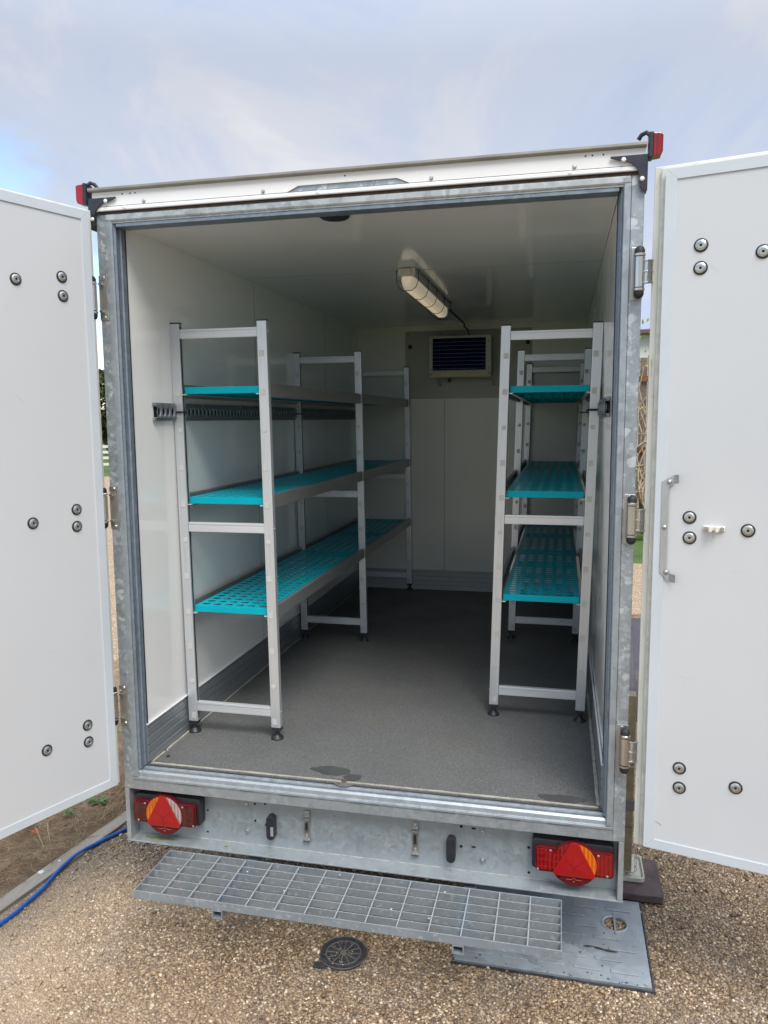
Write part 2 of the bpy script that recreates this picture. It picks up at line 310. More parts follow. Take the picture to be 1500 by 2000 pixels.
# ------------------------------------------------------------------ helpers
class MB:
    def __init__(s): s.v = []; s.f = []; s.mi = []
    def add(s, vs, fs, mi=0):
        b = len(s.v); s.v += [tuple(v) for v in vs]; s.f += [tuple(b+i for i in f) for f in fs]; s.mi += [mi]*len(fs)
        return s
    def box(s, x0, x1, y0, y1, z0, z1, mi=0, T=None):
        vs = [Vector(p) for p in ((x0,y0,z0),(x1,y0,z0),(x1,y1,z0),(x0,y1,z0),(x0,y0,z1),(x1,y0,z1),(x1,y1,z1),(x0,y1,z1))]
        if T: vs = [T @ v for v in vs]
        return s.add(vs, [(0,3,2,1),(4,5,6,7),(0,1,5,4),(1,2,6,5),(2,3,7,6),(3,0,4,7)], mi)
    def prism(s, poly, axis, t0, t1, mi=0, T=None):
        n = len(poly); vs = []
        for t in (t0, t1):
            for a, b in poly:
                p = {0: (t, a, b), 1: (a, t, b), 2: (a, b, t)}[axis]; vs.append(Vector(p))
        if T: vs = [T @ v for v in vs]
        fs = [tuple(range(n)), tuple(range(2*n-1, n-1, -1))]+[(i, n+i, n+(i+1) % n, (i+1) % n) for i in range(n)]
        return s.add(vs, fs, mi)
    def lathe(s, prof, center, axis=(0, 0, 1), n=24, mi=0):
        a = Vector(axis).normalized(); q = a.to_track_quat('Z', 'Y'); c = Vector(center); vs = []; fs = []
        for r, h in prof:
            for k in range(n):
                th = 2*math.pi*k/n; vs.append(c+q @ Vector((r*math.cos(th), r*math.sin(th), h)))
        for i in range(len(prof)-1):
            for k in range(n): fs.append((i*n+k, i*n+(k+1) % n, (i+1)*n+(k+1) % n, (i+1)*n+k))
        fs.append(tuple(range(n-1, -1, -1))); fs.append(tuple(range((len(prof)-1)*n, len(prof)*n)))
        return s.add(vs, fs, mi)
    def cyl(s, p0, p1, r, n=16, r2=None, mi=0):
        p0, p1 = Vector(p0), Vector(p1); return s.lathe([(r, 0), (r2 if r2 is not None else r, (p1-p0).length)], p0, p1-p0, n, mi)
    def tube(s, pts, r, n=8, mi=0):
        pts = [Vector(p) for p in pts]; vs = []; fs = []; x = None
        for i, p in enumerate(pts):
            d = (pts[min(i+1, len(pts)-1)]-pts[max(i-1, 0)]).normalized()
            if x is None: x = d.orthogonal().normalized()
            x = (x-d*x.dot(d)).normalized(); y = d.cross(x); rr = r[i] if isinstance(r, (list, tuple)) else r
            for k in range(n):
                th = 2*math.pi*k/n; vs.append(p+(x*math.cos(th)+y*math.sin(th))*rr)
        for i in range(len(pts)-1):
            for k in range(n): fs.append((i*n+k, i*n+(k+1) % n, (i+1)*n+(k+1) % n, (i+1)*n+k))
        fs.append(tuple(range(n-1, -1, -1))); fs.append(tuple(range((len(pts)-1)*n, len(pts)*n)))
        return s.add(vs, fs, mi)
    def build(s, name, mats, parent=None, bevel=0, smooth=None, T=None):
        me = bpy.data.meshes.new(name); me.from_pydata(s.v, [], s.f)
        if not isinstance(mats, (list, tuple)): mats = [mats]
        for q in mats: me.materials.append(q)
        me.polygons.foreach_set('material_index', s.mi)
        bm = bmesh.new(); bm.from_mesh(me); bmesh.ops.recalc_face_normals(bm, faces=bm.faces); bm.to_mesh(me); bm.free()
        if smooth is not None:
            me.polygons.foreach_set('use_smooth', [True]*len(me.polygons)); me.set_sharp_from_angle(angle=R(smooth))
        o = bpy.data.objects.new(name, me); C.objects.link(o)
        if parent: o.parent = parent
        if T: o.matrix_local = T
        if bevel:
            b = o.modifiers.new('bevel', 'BEVEL'); b.width = bevel; b.segments = 2; b.limit_method = 'ANGLE'; b.angle_limit = R(40); b.harden_normals = False
        return o
def empty(name, label, cat, loc=(0, 0, 0), group=None):
    o = bpy.data.objects.new(name, None); C.objects.link(o); o.location = loc; o.empty_display_size = .1
    return tag(o, label, cat, group)
def tag(o, label, cat, group=None):
    o['label'] = label; o['category'] = cat
    if group: o['group'] = group
    return o
def struct(o): o['kind'] = 'structure'; return o
def stuff(o): o['kind'] = 'stuff'; return o
def share(name, src, parent, loc=None, T=None):
    o = src.copy(); o.name = name; C.objects.link(o); o.parent = parent
    if T is not None: o.matrix_local = T
    elif loc is not None: o.location = loc
    return o
def fan(cx, cy, r, a0, a1, n):
    return [(cx+r*math.cos(R(a0+(a1-a0)*i/n)), cy+r*math.sin(R(a0+(a1-a0)*i/n))) for i in range(n+1)]

# ================================================================== THE TRAILER
TR = empty('box_trailer', 'white refrigerated box trailer with both rear doors swung wide open', 'trailer', (0, 0, 0))
A, ZF, ZC, LEN = .918, .590, 2.595, 3.291
# --- structure of the body
MB().box(-A+.004, A-.004, .05, LEN+.06, .512, ZF-.004).build('floor_base', M['chassis'], TR)
fl = MB().box(-.846, .846, .052, LEN, ZF-.004, ZF).build('floor_covering', M['floor'], TR)
for sx in (-1, 1):
    w = MB(); a, b = sorted((sx*.848, sx*(A-.01))); w.box(a, b, .052, LEN+.055, ZF-.002, ZC+.05); w.build('side_wall', M['wall'], TR)
MB().box(-.8475, .8475, LEN, LEN+.055, ZF-.002, ZC+.05).build('back_wall', M['wallback'], TR)
MB().box(-.8475, .8475, .06, LEN-.001, ZC, ZC+.05).build('ceiling_panel', M['ceiling'], TR)
MB().box(-A+.006, A-.006, .03, LEN+.06, ZC+.052, ZC+.085).build('roof', M['white_ext'], TR)
# ceiling and wall joints
MB().box(-.846, .846, 1.128, 1.136, ZC-.0015, ZC-.0002).build('ceiling_joint', M['backpanel'], TR)
MB().box(.840, .846, .07, LEN-.002, ZC-.006, ZC-.0005).build('ceiling_cove', M['wall'], TR)
MB().box(-.833, .833, LEN-.012, LEN-.001, ZC-.014, ZC-.0005).build('ceiling_cove', M['wallback'], TR)
for yy in (1.25, 2.45): MB().box(-.8478, -.8462, yy, yy+.004, .745, ZC-.013).build('wall_joint', M['backpanel'], TR)
MB().box(-.178, -.173, LEN-.0022, LEN-.0002, .742, 2.053).build('wall_joint', M['backpanel'], TR)
MB().box(-.472, .467, LEN-.006, LEN-.0005, 2.056, 2.558).build('backing_panel', M['backpanel'], TR, .001)
for x, z in ((-.435, 2.442), (.436, 2.454)): MB().lathe([(.016, 0), (.016, .004), (.011, .006), (.010, .010), (.003, .011)], (x, LEN-.006, z), (0, -1, 0), 16).build('panel_bolt', M['rubber'], TR)
for x, z in ((-.45, 2.537), (.43, 2.53), (-.2, 2.54), (-.45, 2.08)): MB().lathe([(.005, 0), (.005, .002), (.002, .004)], (x, LEN-.006, z), (0, -1, 0), 10).build('panel_screw', M['rubber'], TR)
# --- ribbed skirting
def skirting(side):
    zs = []; z = ZF+.004
    prof = [(0, z)]
    for k in range(4):
        prof += [(.006, z+.001), (.006, z+.029), (.0025, z+.031), (.0025, z+.034)]; z += .035
    prof += [(.006, z+.001), (.006, z+.009), (0, z+.010)]
    mb = MB()
    if side == 'b':
        mb.prism([(LEN-.0005-a, b) for a, b in prof], 0, -.84, .84)
        return mb.build('skirting', M['skirt_light'], TR)
    s = -1 if side == 'l' else 1
    mb.prism([(s*(.8475-a), b) for a, b in prof], 1, .054, LEN-.008)
    mb.build('skirting', M['skirt'], TR)
for q in 'lrb': skirting(q)
for s in (-1, 1):
    a, b = sorted((s*.846, s*.8395)); MB().box(a, b, .054, LEN-.008, .7441, .7475).build('skirting_cap', M['white_ext'], TR)
# sealant lines
random.seed(3)
def ribbon(pts, w, z0, z1, name, mat, jit=.0015):
    mb = MB(); vs = []; n = 60
    P0, P1 = Vector(pts[0]), Vector(pts[1]); d = (P1-P0); nn = Vector((-d.y, d.x)).normalized()
    for i in range(n+1):
        p = P0+d*i/n; j1 = random.uniform(-jit, jit); j2 = random.uniform(-jit, jit)
        for sgn, j in ((-1, j1), (1, j2)):
            for z in (z0, z1): vs.append((p.x+nn.x*(sgn*w/2+j), p.y+nn.y*(sgn*w/2+j), z))
    fs = []
    for i in range(n):
        a = i*4; b = a+4
        fs += [(a+1, a+3, b+3, b+1), (a, a+1, b+1, b), (a+3, a+2, b+2, b+3)]
    mb.add(vs, fs); return mb.build(name, mat, TR)
ribbon([(-.835, .061), (.835, .061)], .008, ZF-.001, ZF+.0025, 'sealant_bead', M['sealant'])
ribbon([(-.836, .07), (-.836, LEN-.01)], .008, ZF-.001, ZF+.003, 'sealant_bead', M['sealant'])
ribbon([(.834, .07), (.834, LEN-.01)], .011, ZF-.001, ZF+.003, 'sealant_bead', M['sealant'])
# damp patches and drain
def blob(cx, cy, rx, ry, z, name, mat, seed, h=.0012, skew=0):
    random.seed(seed); n = 40; ph = [random.uniform(0, 6.28) for _ in range(5)]
    top = [];
    for i in range(n):
        a = 2*math.pi*i/n; r = 1+.10*math.sin(2*a+ph[0])+.08*math.sin(3*a+ph[1])+.05*math.sin(5*a+ph[2])+.03*math.sin(9*a+ph[3])
        x = rx*r*math.cos(a); top.append((cx+x, cy+ry*r*math.sin(a)+skew*x, z+h))
    mb = MB(); mb.add(top+[(x, y, z-.0005) for x, y, _ in top], [tuple(range(n))]+[(i, (i+1) % n, n+(i+1) % n, n+i) for i in range(n)])
    return mb.build(name, mat, TR)
blob(-.130, .138, .082, .034, ZF, 'damp_patch', M['wet'], 5)
blob(-.038, .100, .034, .026, ZF, 'damp_patch', M['wet'], 6, .0016)
blob(.715, .098, .075, .030, ZF, 'damp_patch', M['wet'], 8)
MB().lathe([(.047, 0), (.047, .002), (.040, .0025), (.038, .0012), (.012, .0012), (.010, .004), (.002, .004)], (-.058, .074, ZF-.001), n=32).build('floor_drain', M['drain'], TR)
blob(-.06, .068, .014, .012, ZF+.002, 'rust_spot', M['rust'], 2, .0022)
MB().lathe([(.009, 0), (.009, .003), (.004, .005)], (-.83, .17, ZF), n=12).build('floor_screw', M['steel'], TR)
MB().lathe([(.007, 0), (.007, .003), (.003, .004)], (-.80, .125, ZF), n=12).build('floor_screw', M['black'], TR)
MB().lathe([(.008, 0), (.008, .003), (.003, .004)], (.80, .19, ZF), n=12).build('floor_screw', M['steel'], TR)

# --- galvanised rear frame
for s in (-1, 1):
    out_ = [(.918, .0), (.918, .09), (.856, .09), (.856, .05), (.8795, .05), (.8795, .0)]
    mb = MB().prism([(s*x, y) for x, y in out_], 2, .509, 2.634); mb.build('rear_frame_post', M['galv'], TR, .002)
    inn = [(.8788, .048), (.8788, -.004), (.860, -.004), (.857, .000), (.8565, .048)]
    MB().prism([(s*x, y) for x, y in inn], 2, .560, 2.618).build('rebate_strip', M['galv_sill'], TR, .0008)
    rev = [(.856, .003), (.8500, .010), (.8520, .022), (.8505, .034), (.8465, .038), (.8462, .060), (.856, .060)]
    MB().prism([(s*x, y) for x, y in rev], 2, .590, 2.612).build('gasket_reveal', M['galv_blue'], TR)
    a, b = sorted((s*.8475, s*.8440)); MB().box(a, b, .0605, .064, .592, 2.594).build('gasket_lip', M['rubber'], TR)
# header
MB().prism([(0, 2.592), (0, 2.622), (.004, 2.634), (.09, 2.634), (.09, 2.592)], 0, -.8783, .8783).build('frame_header', M['galv_header'], TR, .001)
MB().prism([(-.003, 2.598), (-.006, 2.603), (-.006, 2.619), (-.001, 2.623), (-.0008, 2.598)], 0, -.8775, .8775).build('rebate_strip', M['galv_header'], TR, .0006)
MB().box(-.845, .845, .002, .059, 2.580, 2.5915).build('gasket_reveal', M['galv_blue'], TR, .001)
MB().box(-.905, .90, -.0022, .003, 2.6225, 2.6298).build('rusty_seam', M['rust'], TR)
MB().lathe([(.052, 0), (.052, .006), (.044, .012), (.02, .016), (.003, .017)], (-.075, .095, 2.5935), (0, 0, -1), 28).build('door_contact', M['black'], TR, smooth=40)
# gutter bead, cornice
MB().prism([(-.008, 2.632), (-.010, 2.635), (-.010, 2.6450), (-.008, 2.6465), (-.001, 2.6465), (.0, 2.632)], 0, -.908, .905).build('gutter_bead', M['white_ext'], TR, .001)
MB().box(-.908, .905, -.0085, .0, 2.6300, 2.6318).build('gutter_seal', M['rubber'], TR)
cor = [(-.926, 2.6482), (-.926, 2.7074), (.918, 2.7074), (.918, 2.6482), (.205, 2.6482), (.163, 2.6665), (-.168, 2.6665), (-.208, 2.6482)]
MB().prism(cor, 1, -.007, .04).build('cornice_panel', M['white_ext'], TR, .0008)
MB().prism([(-.204, 2.6483), (-.166, 2.6655), (.161, 2.6655), (.200, 2.6483)], 1, -.0015, .03).build('galvanised_infill', M['galv'], TR)
MB().box(-.915, .912, -.0076, -.0068, 2.6468, 2.6480).build('cornice_joint', M['rubber'], TR)
MB().prism([(-.0072, 2.6965), (-.020, 2.6985), (-.022, 2.702), (-.021, 2.709), (-.012, 2.7125), (.06, 2.7125), (.06, 2.7075), (-.0072, 2.7075)], 0, -.934, .919).build('roof_trim', simple('grey_roof_trim', (.24, .235, .21), .5, .2, .15, 10), TR)
for x in (-.727, -.29, .274, .712): MB().lathe([(.0065, 0), (.0065, .0015), (.004, .004), (.002, .0045)], (x, -.007, 2.657), (0, -1, 0), 14).build('cornice_rivet', M['bolt'], TR)
for x in (-.80, -.10, .70): MB().lathe([(.0065, 0), (.0065, .0012), (.002, .003)], (x, -.010, 2.640), (0, -1, 0), 14).build('cornice_rivet', M['white_ext'], TR)
for x in (-.808, -.778, -.759, -.008, .744, .764, .796): MB().lathe([(.0026, 0), (.0026, .0006)], (x, -.0071, 2.686), (0, -1, 0), 10).build('rivet_hole', M['hole'], TR)
# black corner brackets
for s, x0 in ((-1, .934), (1, .920)):
    pts = [(x0, 2.676), (x0-.104, 2.676), (x0-.104, 2.671), (x0-.082, 2.664)]+[(x0-.075+.055*math.sin(a), 2.610+.052*math.cos(a)) for a in [i*math.pi/16 for i in range(0, 9)]]+[(x0-.0185, 2.585), (x0-.004, 2.570), (x0, 2.572)]
    MB().prism([(s*x, z) for x, z in pts], 1, -.0165, -.0115).build('corner_bracket', M['blackmetal'], TR, .0008)
    MB().box(*sorted((s*(x0-.001), s*(x0+.0035))), -.0160, .03, 2.574, 2.675).build('bracket_flange', M['blackmetal'], TR)
    for x, z in ((x0-.066, 2.664), (x0-.012, 2.606)): MB().lathe([(.007, 0), (.007, .0015), (.004, .0045), (.0015, .0045)], (s*x, -.0166, z), (0, -1, 0), 14).build('bracket_screw', M['white_ext'], TR)
# marker lamps on stalks
for s, xa, zc_ in ((-1, .940, 2.692), (1, .924, 2.700)):
    b = MB(); b.box(*sorted((s*xa, s*(xa+.013))), -.022, .022, zc_-.036, zc_+.037); hb = b.build('marker_lamp', M['black'], TR, .003)
    pr = [(xa+.013, zc_-.033), (xa+.036, zc_-.030), (xa+.040, zc_-.020), (xa+.040, zc_+.026), (xa+.036, zc_+.031), (xa+.013, zc_+.033)]
    MB().prism([(s*x, z) for x, z in pr], 1, -.021, .021).build('lens', M['lens_red'] if s > 0 else simple('faded_red_lens', (.30, .02, .03), .2, 0, .15), hb, .002)
    MB().tube([(s*(xa+.004), -.006, zc_+.03), (s*(xa-.006), 0, zc_+.041), (s*(xa-.02), .004, zc_+.036), (s*(xa-.028), .008, zc_+.024)], .0065, 8).build('cable_gland', M['rubber'], hb, smooth=50)
# --- sill and bumper
sill = [(0, .509), (0, .546), (-.003, .549), (-.003, .557), (.004, .560), (.006, .574), (.013, .581), (.021, .581), (.025, .575), (.032, .575), (.035, .584), (.042, .586), (.046, .578), (.054, .578), (.056, .588), (.10, .588), (.10, .509)]
MB().prism(sill, 0, -.8793, .8793).build('door_sill', M['galv_sill'], TR, .0008)
MB().box(-.86, .86, .0265, .0305, .5752, .5768).build('sill_seal', M['rubber'], TR)
random.seed(12)
for k in range(7):
    x = -.7+k*.235+random.uniform(-.06, .06)
    MB().box(x, x+random.uniform(.05, .12), -.0036, -.0029, .5485, .5495).build('weld_crack', M['hole'], TR)
MB().box(-.899, .899, .060, .064, .302, .5085).build('bumper_panel', M['galv_plain'], TR)
MB().prism([(-.002, .2955), (-.002, .3005), (.0595, .3045), (.0595, .2965)], 0, -.918, .918).build('bumper_flange', M['galv_plain'], TR, .0008)
MB().box(-.898, .898, .0575, .0598, .3048, .3062).build('flange_weld', simple('pale_weld_line', (.50, .50, .46), .6, 0, .3, 40), TR)
for s in (-1, 1): MB().box(*sorted((s*.9, s*.917)), -.0015, .09, .3010, .5085).build('bumper_end_plate', M['galv_plain'], TR, .001)
blob(-.80, .030, .055, .012, .3022, 'algae_stain', M['moss'], 4, .0008); blob(-.52, .028, .008, .004, .3022, 'algae_stain', M['moss'], 9, .0008)
for x, z in ((-.447, .462), (-.444, .356), (.445, .457), (.446, .350)):
    b = MB().lathe([(.0105, 0), (.0105, .002)], (x, .060, z), (0, -1, 0), 20); b.lathe([(.0078, .002), (.0078, .0075), (.006, .0085)], (x, .060, z), (0, -1, 0), 6); b.build('hex_bolt', M['bolt'], TR)
for x, z, r in ((-.606, .422, .004), (-.609, .334, .004), (-.412, .468, .0045), (-.412, .401, .0045), (-.371, .472, .004), (.369, .469, .0055), (.369, .394, .0055), (.605, .419, .005), (.607, .326, .005), (.07, .40, .002), (-.1, .455, .002)):
    MB().lathe([(r, 0), (r, .0006)], (x, .0601, z), (0, -1, 0), 12).build('drilled_hole', M['hole'], TR)
for z in (.466, .397): MB().box(.406, .420, .0592, .0601, z-.003, z+.003).build('slotted_hole', M['hole'], TR)
# draw latches
def latch(x, z0, z1):
    b = MB().box(x-.011, x+.011, .0535, .0599, z0, z1); o = b.build('draw_latch', M['steel_dull'], TR, .0015)
    MB().box(x-.013, x+.013, .046, .0535, z1-.030, z1-.018).build('catch_bar', M['steel'], o, .001)
    MB().box(x-.008, x+.008, .049, .0535, z0+.045, z1-.036).build('catch_plate', M['steel'], o, .001)
    MB().box(x-.0035, x+.0035, .047, .0488, z0+.055, z1-.046).build('catch_slot', M['hole'], o)
    MB().box(x-.013, x+.013, .044, .0535, z0+.006, z0+.016).build('catch_bar', M['steel'], o, .001)
    for z in (z1-.009, z0+.030): MB().lathe([(.0045, 0), (.0045, .002), (.002, .003)], (x, .0535, z), (0, -1, 0), 12).build('latch_rivet', M['bolt'], o)
latch(-.205, .340, .466); latch(.204, .336, .467)
def slotcase(x, z0, z1, insert):
    pr = fan(x, z1-.016, .016, 0, 180, 10)+fan(x, z0+.016, .016, 180, 360, 10)
    o = MB().prism(pr, 1, .030, .0599).build('grip_block', M['black'], TR, .003)
    if insert: MB().box(x+.002, x+.013, .0285, .0299, z0+.018, z1-.040).build('grip_insert', simple('grey_insert', (.3, .3, .3), .4), o); MB().lathe([(.005, 0), (.005, .012)], (x-.022, .0599, z0+.05), (0, -1, 0), 12).build('grip_knob', M['rubber'], o)
slotcase(-.342, .346, .440, True); slotcase(.335, .342, .436, False)
# tail lamps
def tail_lamp(cx, cz, mirror, left):
    X = lambda x: cx+(-x if mirror else x)
    def pr(pts, y0, y1, name, mat, par, bev=0): return MB().prism([(X(x), cz+z) for x, z in pts], 1, y0, y1).build(name, mat, par, bev)
    def rr(x0, x1, z0, z1, r, n=5): return fan(x1-r, z1-r, r, 0, 90, n)+fan(x0+r, z1-r, r, 90, 180, n)+fan(x0+r, z0+r, r, 180, 270, n)+fan(x1-r, z0+r, r, 270, 360, n)
    o = pr(rr(-.129, .141, -.040, .067, .012), .018, .0595, 'tail_lamp', M['black'], TR, .003)
    pr(rr(-.129, .129, -.040, .050, .012), .002, .0175, 'lens_rim', M['lens_rim'], o, .003)
    pr(fan(0, 0, .0785, 0, 360, 40)[:-1], .000, .016, 'lens_rim', M['lens_rim'], o, .002)
    pr(rr(-.124, -.070, -.032, .044, .008), -.0015, .0018, 'lens', M['lens_dark'] if left else M['lens_red'], o, .001)
    pr(rr(.070, .124, -.032, .044, .008), -.0015, .0018, 'lens', M['lens_dark'] if left else M['lens_red'], o, .001)
    # outer side amber, inner side clear or red
    g = .0735
    pr([(-.004, .0735)]+fan(0, 0, g, 95, 218, 16)+[(-.012, .05)], -.004, -.0005, 'amber_lens', M['lens_amber'], o, .001)
    pr([(.012, .05)]+fan(0, 0, g, -38, 85, 16)+[(.004, .0735)], -.004, -.0005, 'reversing_lens' if left else 'lens', M['lens_clear'] if left else M['lens_red'], o, .001)
    # triangle reflector, slightly truncated top
    tri = [(-.011, .0785), (.011, .0785), (.070, -.034), (.062, -.042), (-.062, -.042), (-.070, -.034)]
    tr_ = pr(tri, -.0085, -.0042, 'triangle_reflector', M['tri'], o, .0012)
    cc = (0, -.006); vt = [(0, .066), (.055, -.032), (-.055, -.032)]; mid = [(.031, .015), (0, -.036), (-.031, .015)]
    fv = [(X(cc[0]), -.0112, cz+cc[1])]; ff = []
    for i_ in range(3): fv += [(X(vt[i_][0]), -.0088, cz+vt[i_][1]), (X(mid[i_][0]), -.0088, cz+mid[i_][1])]
    for i_ in range(6): ff.append((0, 1+i_, 1+(i_+1) % 6))
    MB().add(fv, ff).build('reflector_facets', M['tri'], o)
    for vx, vz in mid: MB().tube([(X(cc[0]), -.0113, cz+cc[1]), (X(vx), -.0089, cz+vz)], .0007, 4).build('facet_line', M['lens_rim'], o)
    e = MB()
    for a, b in (((-.026, -.056), (-.009, -.056)), ((-.009, -.056), (0, -.050)), ((0, -.050), (.009, -.056)), ((.009, -.056), (.026, -.056))):
        e.tube([(X(a[0]), -.0005, cz+a[1]), (X(b[0]), -.0005, cz+b[1])], .0008, 5)
    e.lathe([(.0022, 0), (.0018, .0012)], (X(0), -.0002, cz-.063), (0, -1, 0), 8); e.build('lens_emblem', M['emblem'], o)
    for x, z in ((-.108, -.030), (.120, -.031), (.078, .040), (-.078, .040)): MB().lathe([(.0042, 0), (.0042, .001), (.002, .0022)], (X(x), -.0016, cz+z), (0, -1, 0), 12).build('lens_screw', M['bolt'], o)
    return o
tail_lamp(-.757, .416, False, True); tail_lamp(.758, .412, True, False)

# --- hinges
def hinge(s, z):
    o = MB().box(*sorted((s*.885, s*.919)), -.0035, -.0003, z-.078, z+.078).build('hinge', M['steel_dull'], TR, .0012)
    px, py = (-.938, -.016) if s < 0 else (.907, -.026)
    MB().lathe([(.0145, -.045), (.0160, -.044), (.0160, .044), (.0145, .045)], (px, py, z), n=20).build('hinge_barrel', M['steel'], o, smooth=40)
    for q in (-1, 1):
        MB().lathe([(.0170, 0), (.0170, .006), (.0150, .008)], (px, py, z+q*.047), (0, 0, q), 20).build('hinge_collar', M['steel'], o, smooth=40)
        MB().lathe([(.0148, 0), (.0148, .010), (.011, .018), (.003, .022)], (px, py, z+q*.055), (0, 0, q), 18).build('hinge_cap', M['rubber'], o, smooth=60)
        MB().prism([(s*.900, -.004), (s*.900, py), (s*.914, py), (s*.914, -.004)], 2, z+q*.047-.004, z+q*.047+.004).build('hinge_lug', M['steel'], o, .001)
        MB().lathe([(.0065, 0), (.0065, .001), (.004, .004), (.001, .004)], (s*.899, -.0035, z+q*.069), (0, -1, 0), 12).build('hinge_screw', M['bolt'], o)
    # arm reaching to the door
    q0 = [(px+s*.010, py-.004), (px+s*.022, py-.010), (px+s*.034, py-.004), (px+s*.048, py+.012), (px+s*.066, py+.020)]
    arm = MB(); prof_ = q0+[(x+s*.002, y+.004) for x, y in q0[::-1]]; arm.prism(prof_, 2, z-.034, z+.034); arm.build('hinge_arm', M['steel'], o, .0015, 50)
    for zz_ in (-.034, -.002, .030): arm = MB().prism([(x, y-.004) for x, y in q0]+[(x+s*.002, y+.005) for x, y in q0[::-1]], 2, z+zz_, z+zz_+.005).build('arm_rib', M['steel'], o, .0015)
for z in (2.335, 1.587, .836): hinge(-1, z+.004); hinge(1, z)

# --- doors
def door(p0, th, s, zb, zt, bolts, length=.935, oz=.02):
    d = Vector((s*math.sin(th), -math.cos(th), 0)); n = Vector((-s*math.cos(th), -math.sin(th), 0))
    # local frame: x along the door from the hinge edge, y away from the camera side (outer skin), z up
    T = Matrix(((d.x, -n.x, 0, p0[0]), (d.y, -n.y, 0, p0[1]), (0, 0, 1, 0), (0, 0, 0, 1)))
    D = MB().box(-.036, length+.026, .034, .062, zb-oz, zt+oz, T=T).build('cargo_door', M['door_edge'], TR, .003)
    def P(mb, name, mat, bev=0, smooth=None): return mb.build(name, mat, D, bev, smooth)
    P(MB().box(.001, length-.001, .001, .0338, zb+.001, zt-.001, T=T), 'insulated_core', M['door_edge'], .001)
    P(MB().box(-.016, length+.012, .020, .0339, zb-.012, zt+.012, T=T), 'door_seal', simple('cream_rubber_seal', (.60, .61, .55), .6, 0, .15, 30), .004)
    w = .032
    P(MB().box(w, length-w, -.0005, .0008, zb+w, zt-w, T=T), 'inner_panel', M['door'])
    for pts in ([(0, zb), (w, zb+w), (w, zt-w), (0, zt)], [(length, zb), (length-w, zb+w), (length-w, zt-w), (length, zt)],
                [(0.0002, zb), (w, zb+w-.0003), (length-w, zb+w-.0003), (length-.0002, zb)], [(0.0002, zt), (w, zt-w+.0003), (length-w, zt-w+.0003), (length-.0002, zt)]):
        P(MB().prism(pts, 1, -.0040, .0007, T=T), 'panel_trim', M['trim'], .0009)
    for q, z in bolts:
        c = T @ Vector((q, -.0005, z))
        P(MB().lathe([(.0195, 0), (.0195, .002), (.0175, .0035), (.016, .0035)], c, n, 26), 'bolt_washer', M['rubber'], 0, 40)
        P(MB().lathe([(.0150, .0034), (.0150, .0046), (.0128, .0060), (.009, .0070), (.0088, .0058), (.004, .0058)], c, n, 24), 'bolt_head', M['bolt'], 0, 50)
        P(MB().lathe([(.0042, .0059), (.0040, .0066)], c, n, 6), 'bolt_socket', M['hole'])
    return D, T, n
def scuffs(D, T, seed, zr, sr):
    random.seed(seed)
    for _ in range(5):
        x, z = random.uniform(*sr), random.uniform(*zr); a = random.uniform(-1.2, 1.2); l = random.uniform(.01, .05)
        MB().tube([T @ Vector((x+l*t*math.cos(a), -.0006, z+l*t*math.sin(a)+.006*t*t)) for t in (0, .5, 1)], [.0001, .0003, .0001], 4).build('scuff', M['scuff'], D)
M['scuff'] = simple('faint_scuff', (.36, .36, .35), .6, 0, .1)
LB = [(.28, 2.356), (.116, 2.386), (.115, 2.324), (.273, 1.573), (.109, 1.602), (.111, 1.543), (.274, .789), (.113, .823), (.113, .761)]
dl, TL, nL = door((-.9096, -.060), R(21.04), -1, .5526, 2.621, LB, oz=.016)
scuffs(dl, TL, 5, (.7, 2.4), (.06, .40))
sc = lambda a: [((x-.010)*1.02, 1.9036+(z-1.9036)*1.02) for x, z in a]
RB = sc([(.11, 2.381), (.111, 2.319), (.268, 2.348), (.108, 1.613), (.11, 1.553), (.264, 1.583), (.107, .845), (.109, .783), (.264, .817)])
dr, TRR, nR = door((.9691, -.0664), R(75.85), 1, .5420, 2.6130, RB)
scuffs(dr, TRR, 8, (.65, 2.4), (.08, .30))
# right door: bent lock bar, keeper
bar = sc([(.029, 1.716), (.050, 1.728), (.050, 1.700), (.045, 1.694), (.047, 1.463), (.049, 1.457), (.058, 1.435), (.030, 1.444), (.022, 1.448), (.022, 1.712)])
g = simple('grey_pressed_steel', (.44, .46, .47), .4, .5, .08, 20)
body = sc([(.029, 1.716), (.063, 1.7365), (.064, 1.711), (.049, 1.700), (.049, 1.457), (.058, 1.451), (.058, 1.417), (.049, 1.426), (.030, 1.444)])
lb = MB().prism(body, 1, -.0066, -.0036, T=TRR).build('lock_bar', g, dr, .0006)
for q in (sc([(.062, 1.7365), (.077, 1.738), (.077, 1.713), (.062, 1.711)]), sc([(.058, 1.443), (.077, 1.443), (.077, 1.419), (.058, 1.417)])):
    vs = []
    MB().add([TRR @ Vector(v) for v in ((q[0][0], -.0036, q[0][1]), (q[1][0], -.022, q[1][1]), (q[2][0], -.022, q[2][1]), (q[3][0], -.0036, q[3][1]),
             (q[0][0], -.0066, q[0][1]), (q[1][0], -.025, q[1][1]), (q[2][0], -.025, q[2][1]), (q[3][0], -.0066, q[3][1]))],
             [(0, 1, 2, 3), (4, 7, 6, 5), (0, 4, 5, 1), (1, 5, 6, 2), (2, 6, 7, 3), (3, 7, 4, 0)]).build('hook_tab', g, dr, .0006)
for x, z in sc([(.050, 1.715), (.040, 1.581), (.049, 1.446)]):
    MB().lathe([(.0075, 0), (.0072, .002), (.004, .0045), (.001, .005)], TRR @ Vector((x, -.0066, z)), nR, 14).build('bar_rivet', M['bolt'], dr, smooth=60)
x0, z0 = sc([(.175, 1.584)])[0]
kw = simple('ivory_plastic', (.74, .73, .64), .4, 0, .05)
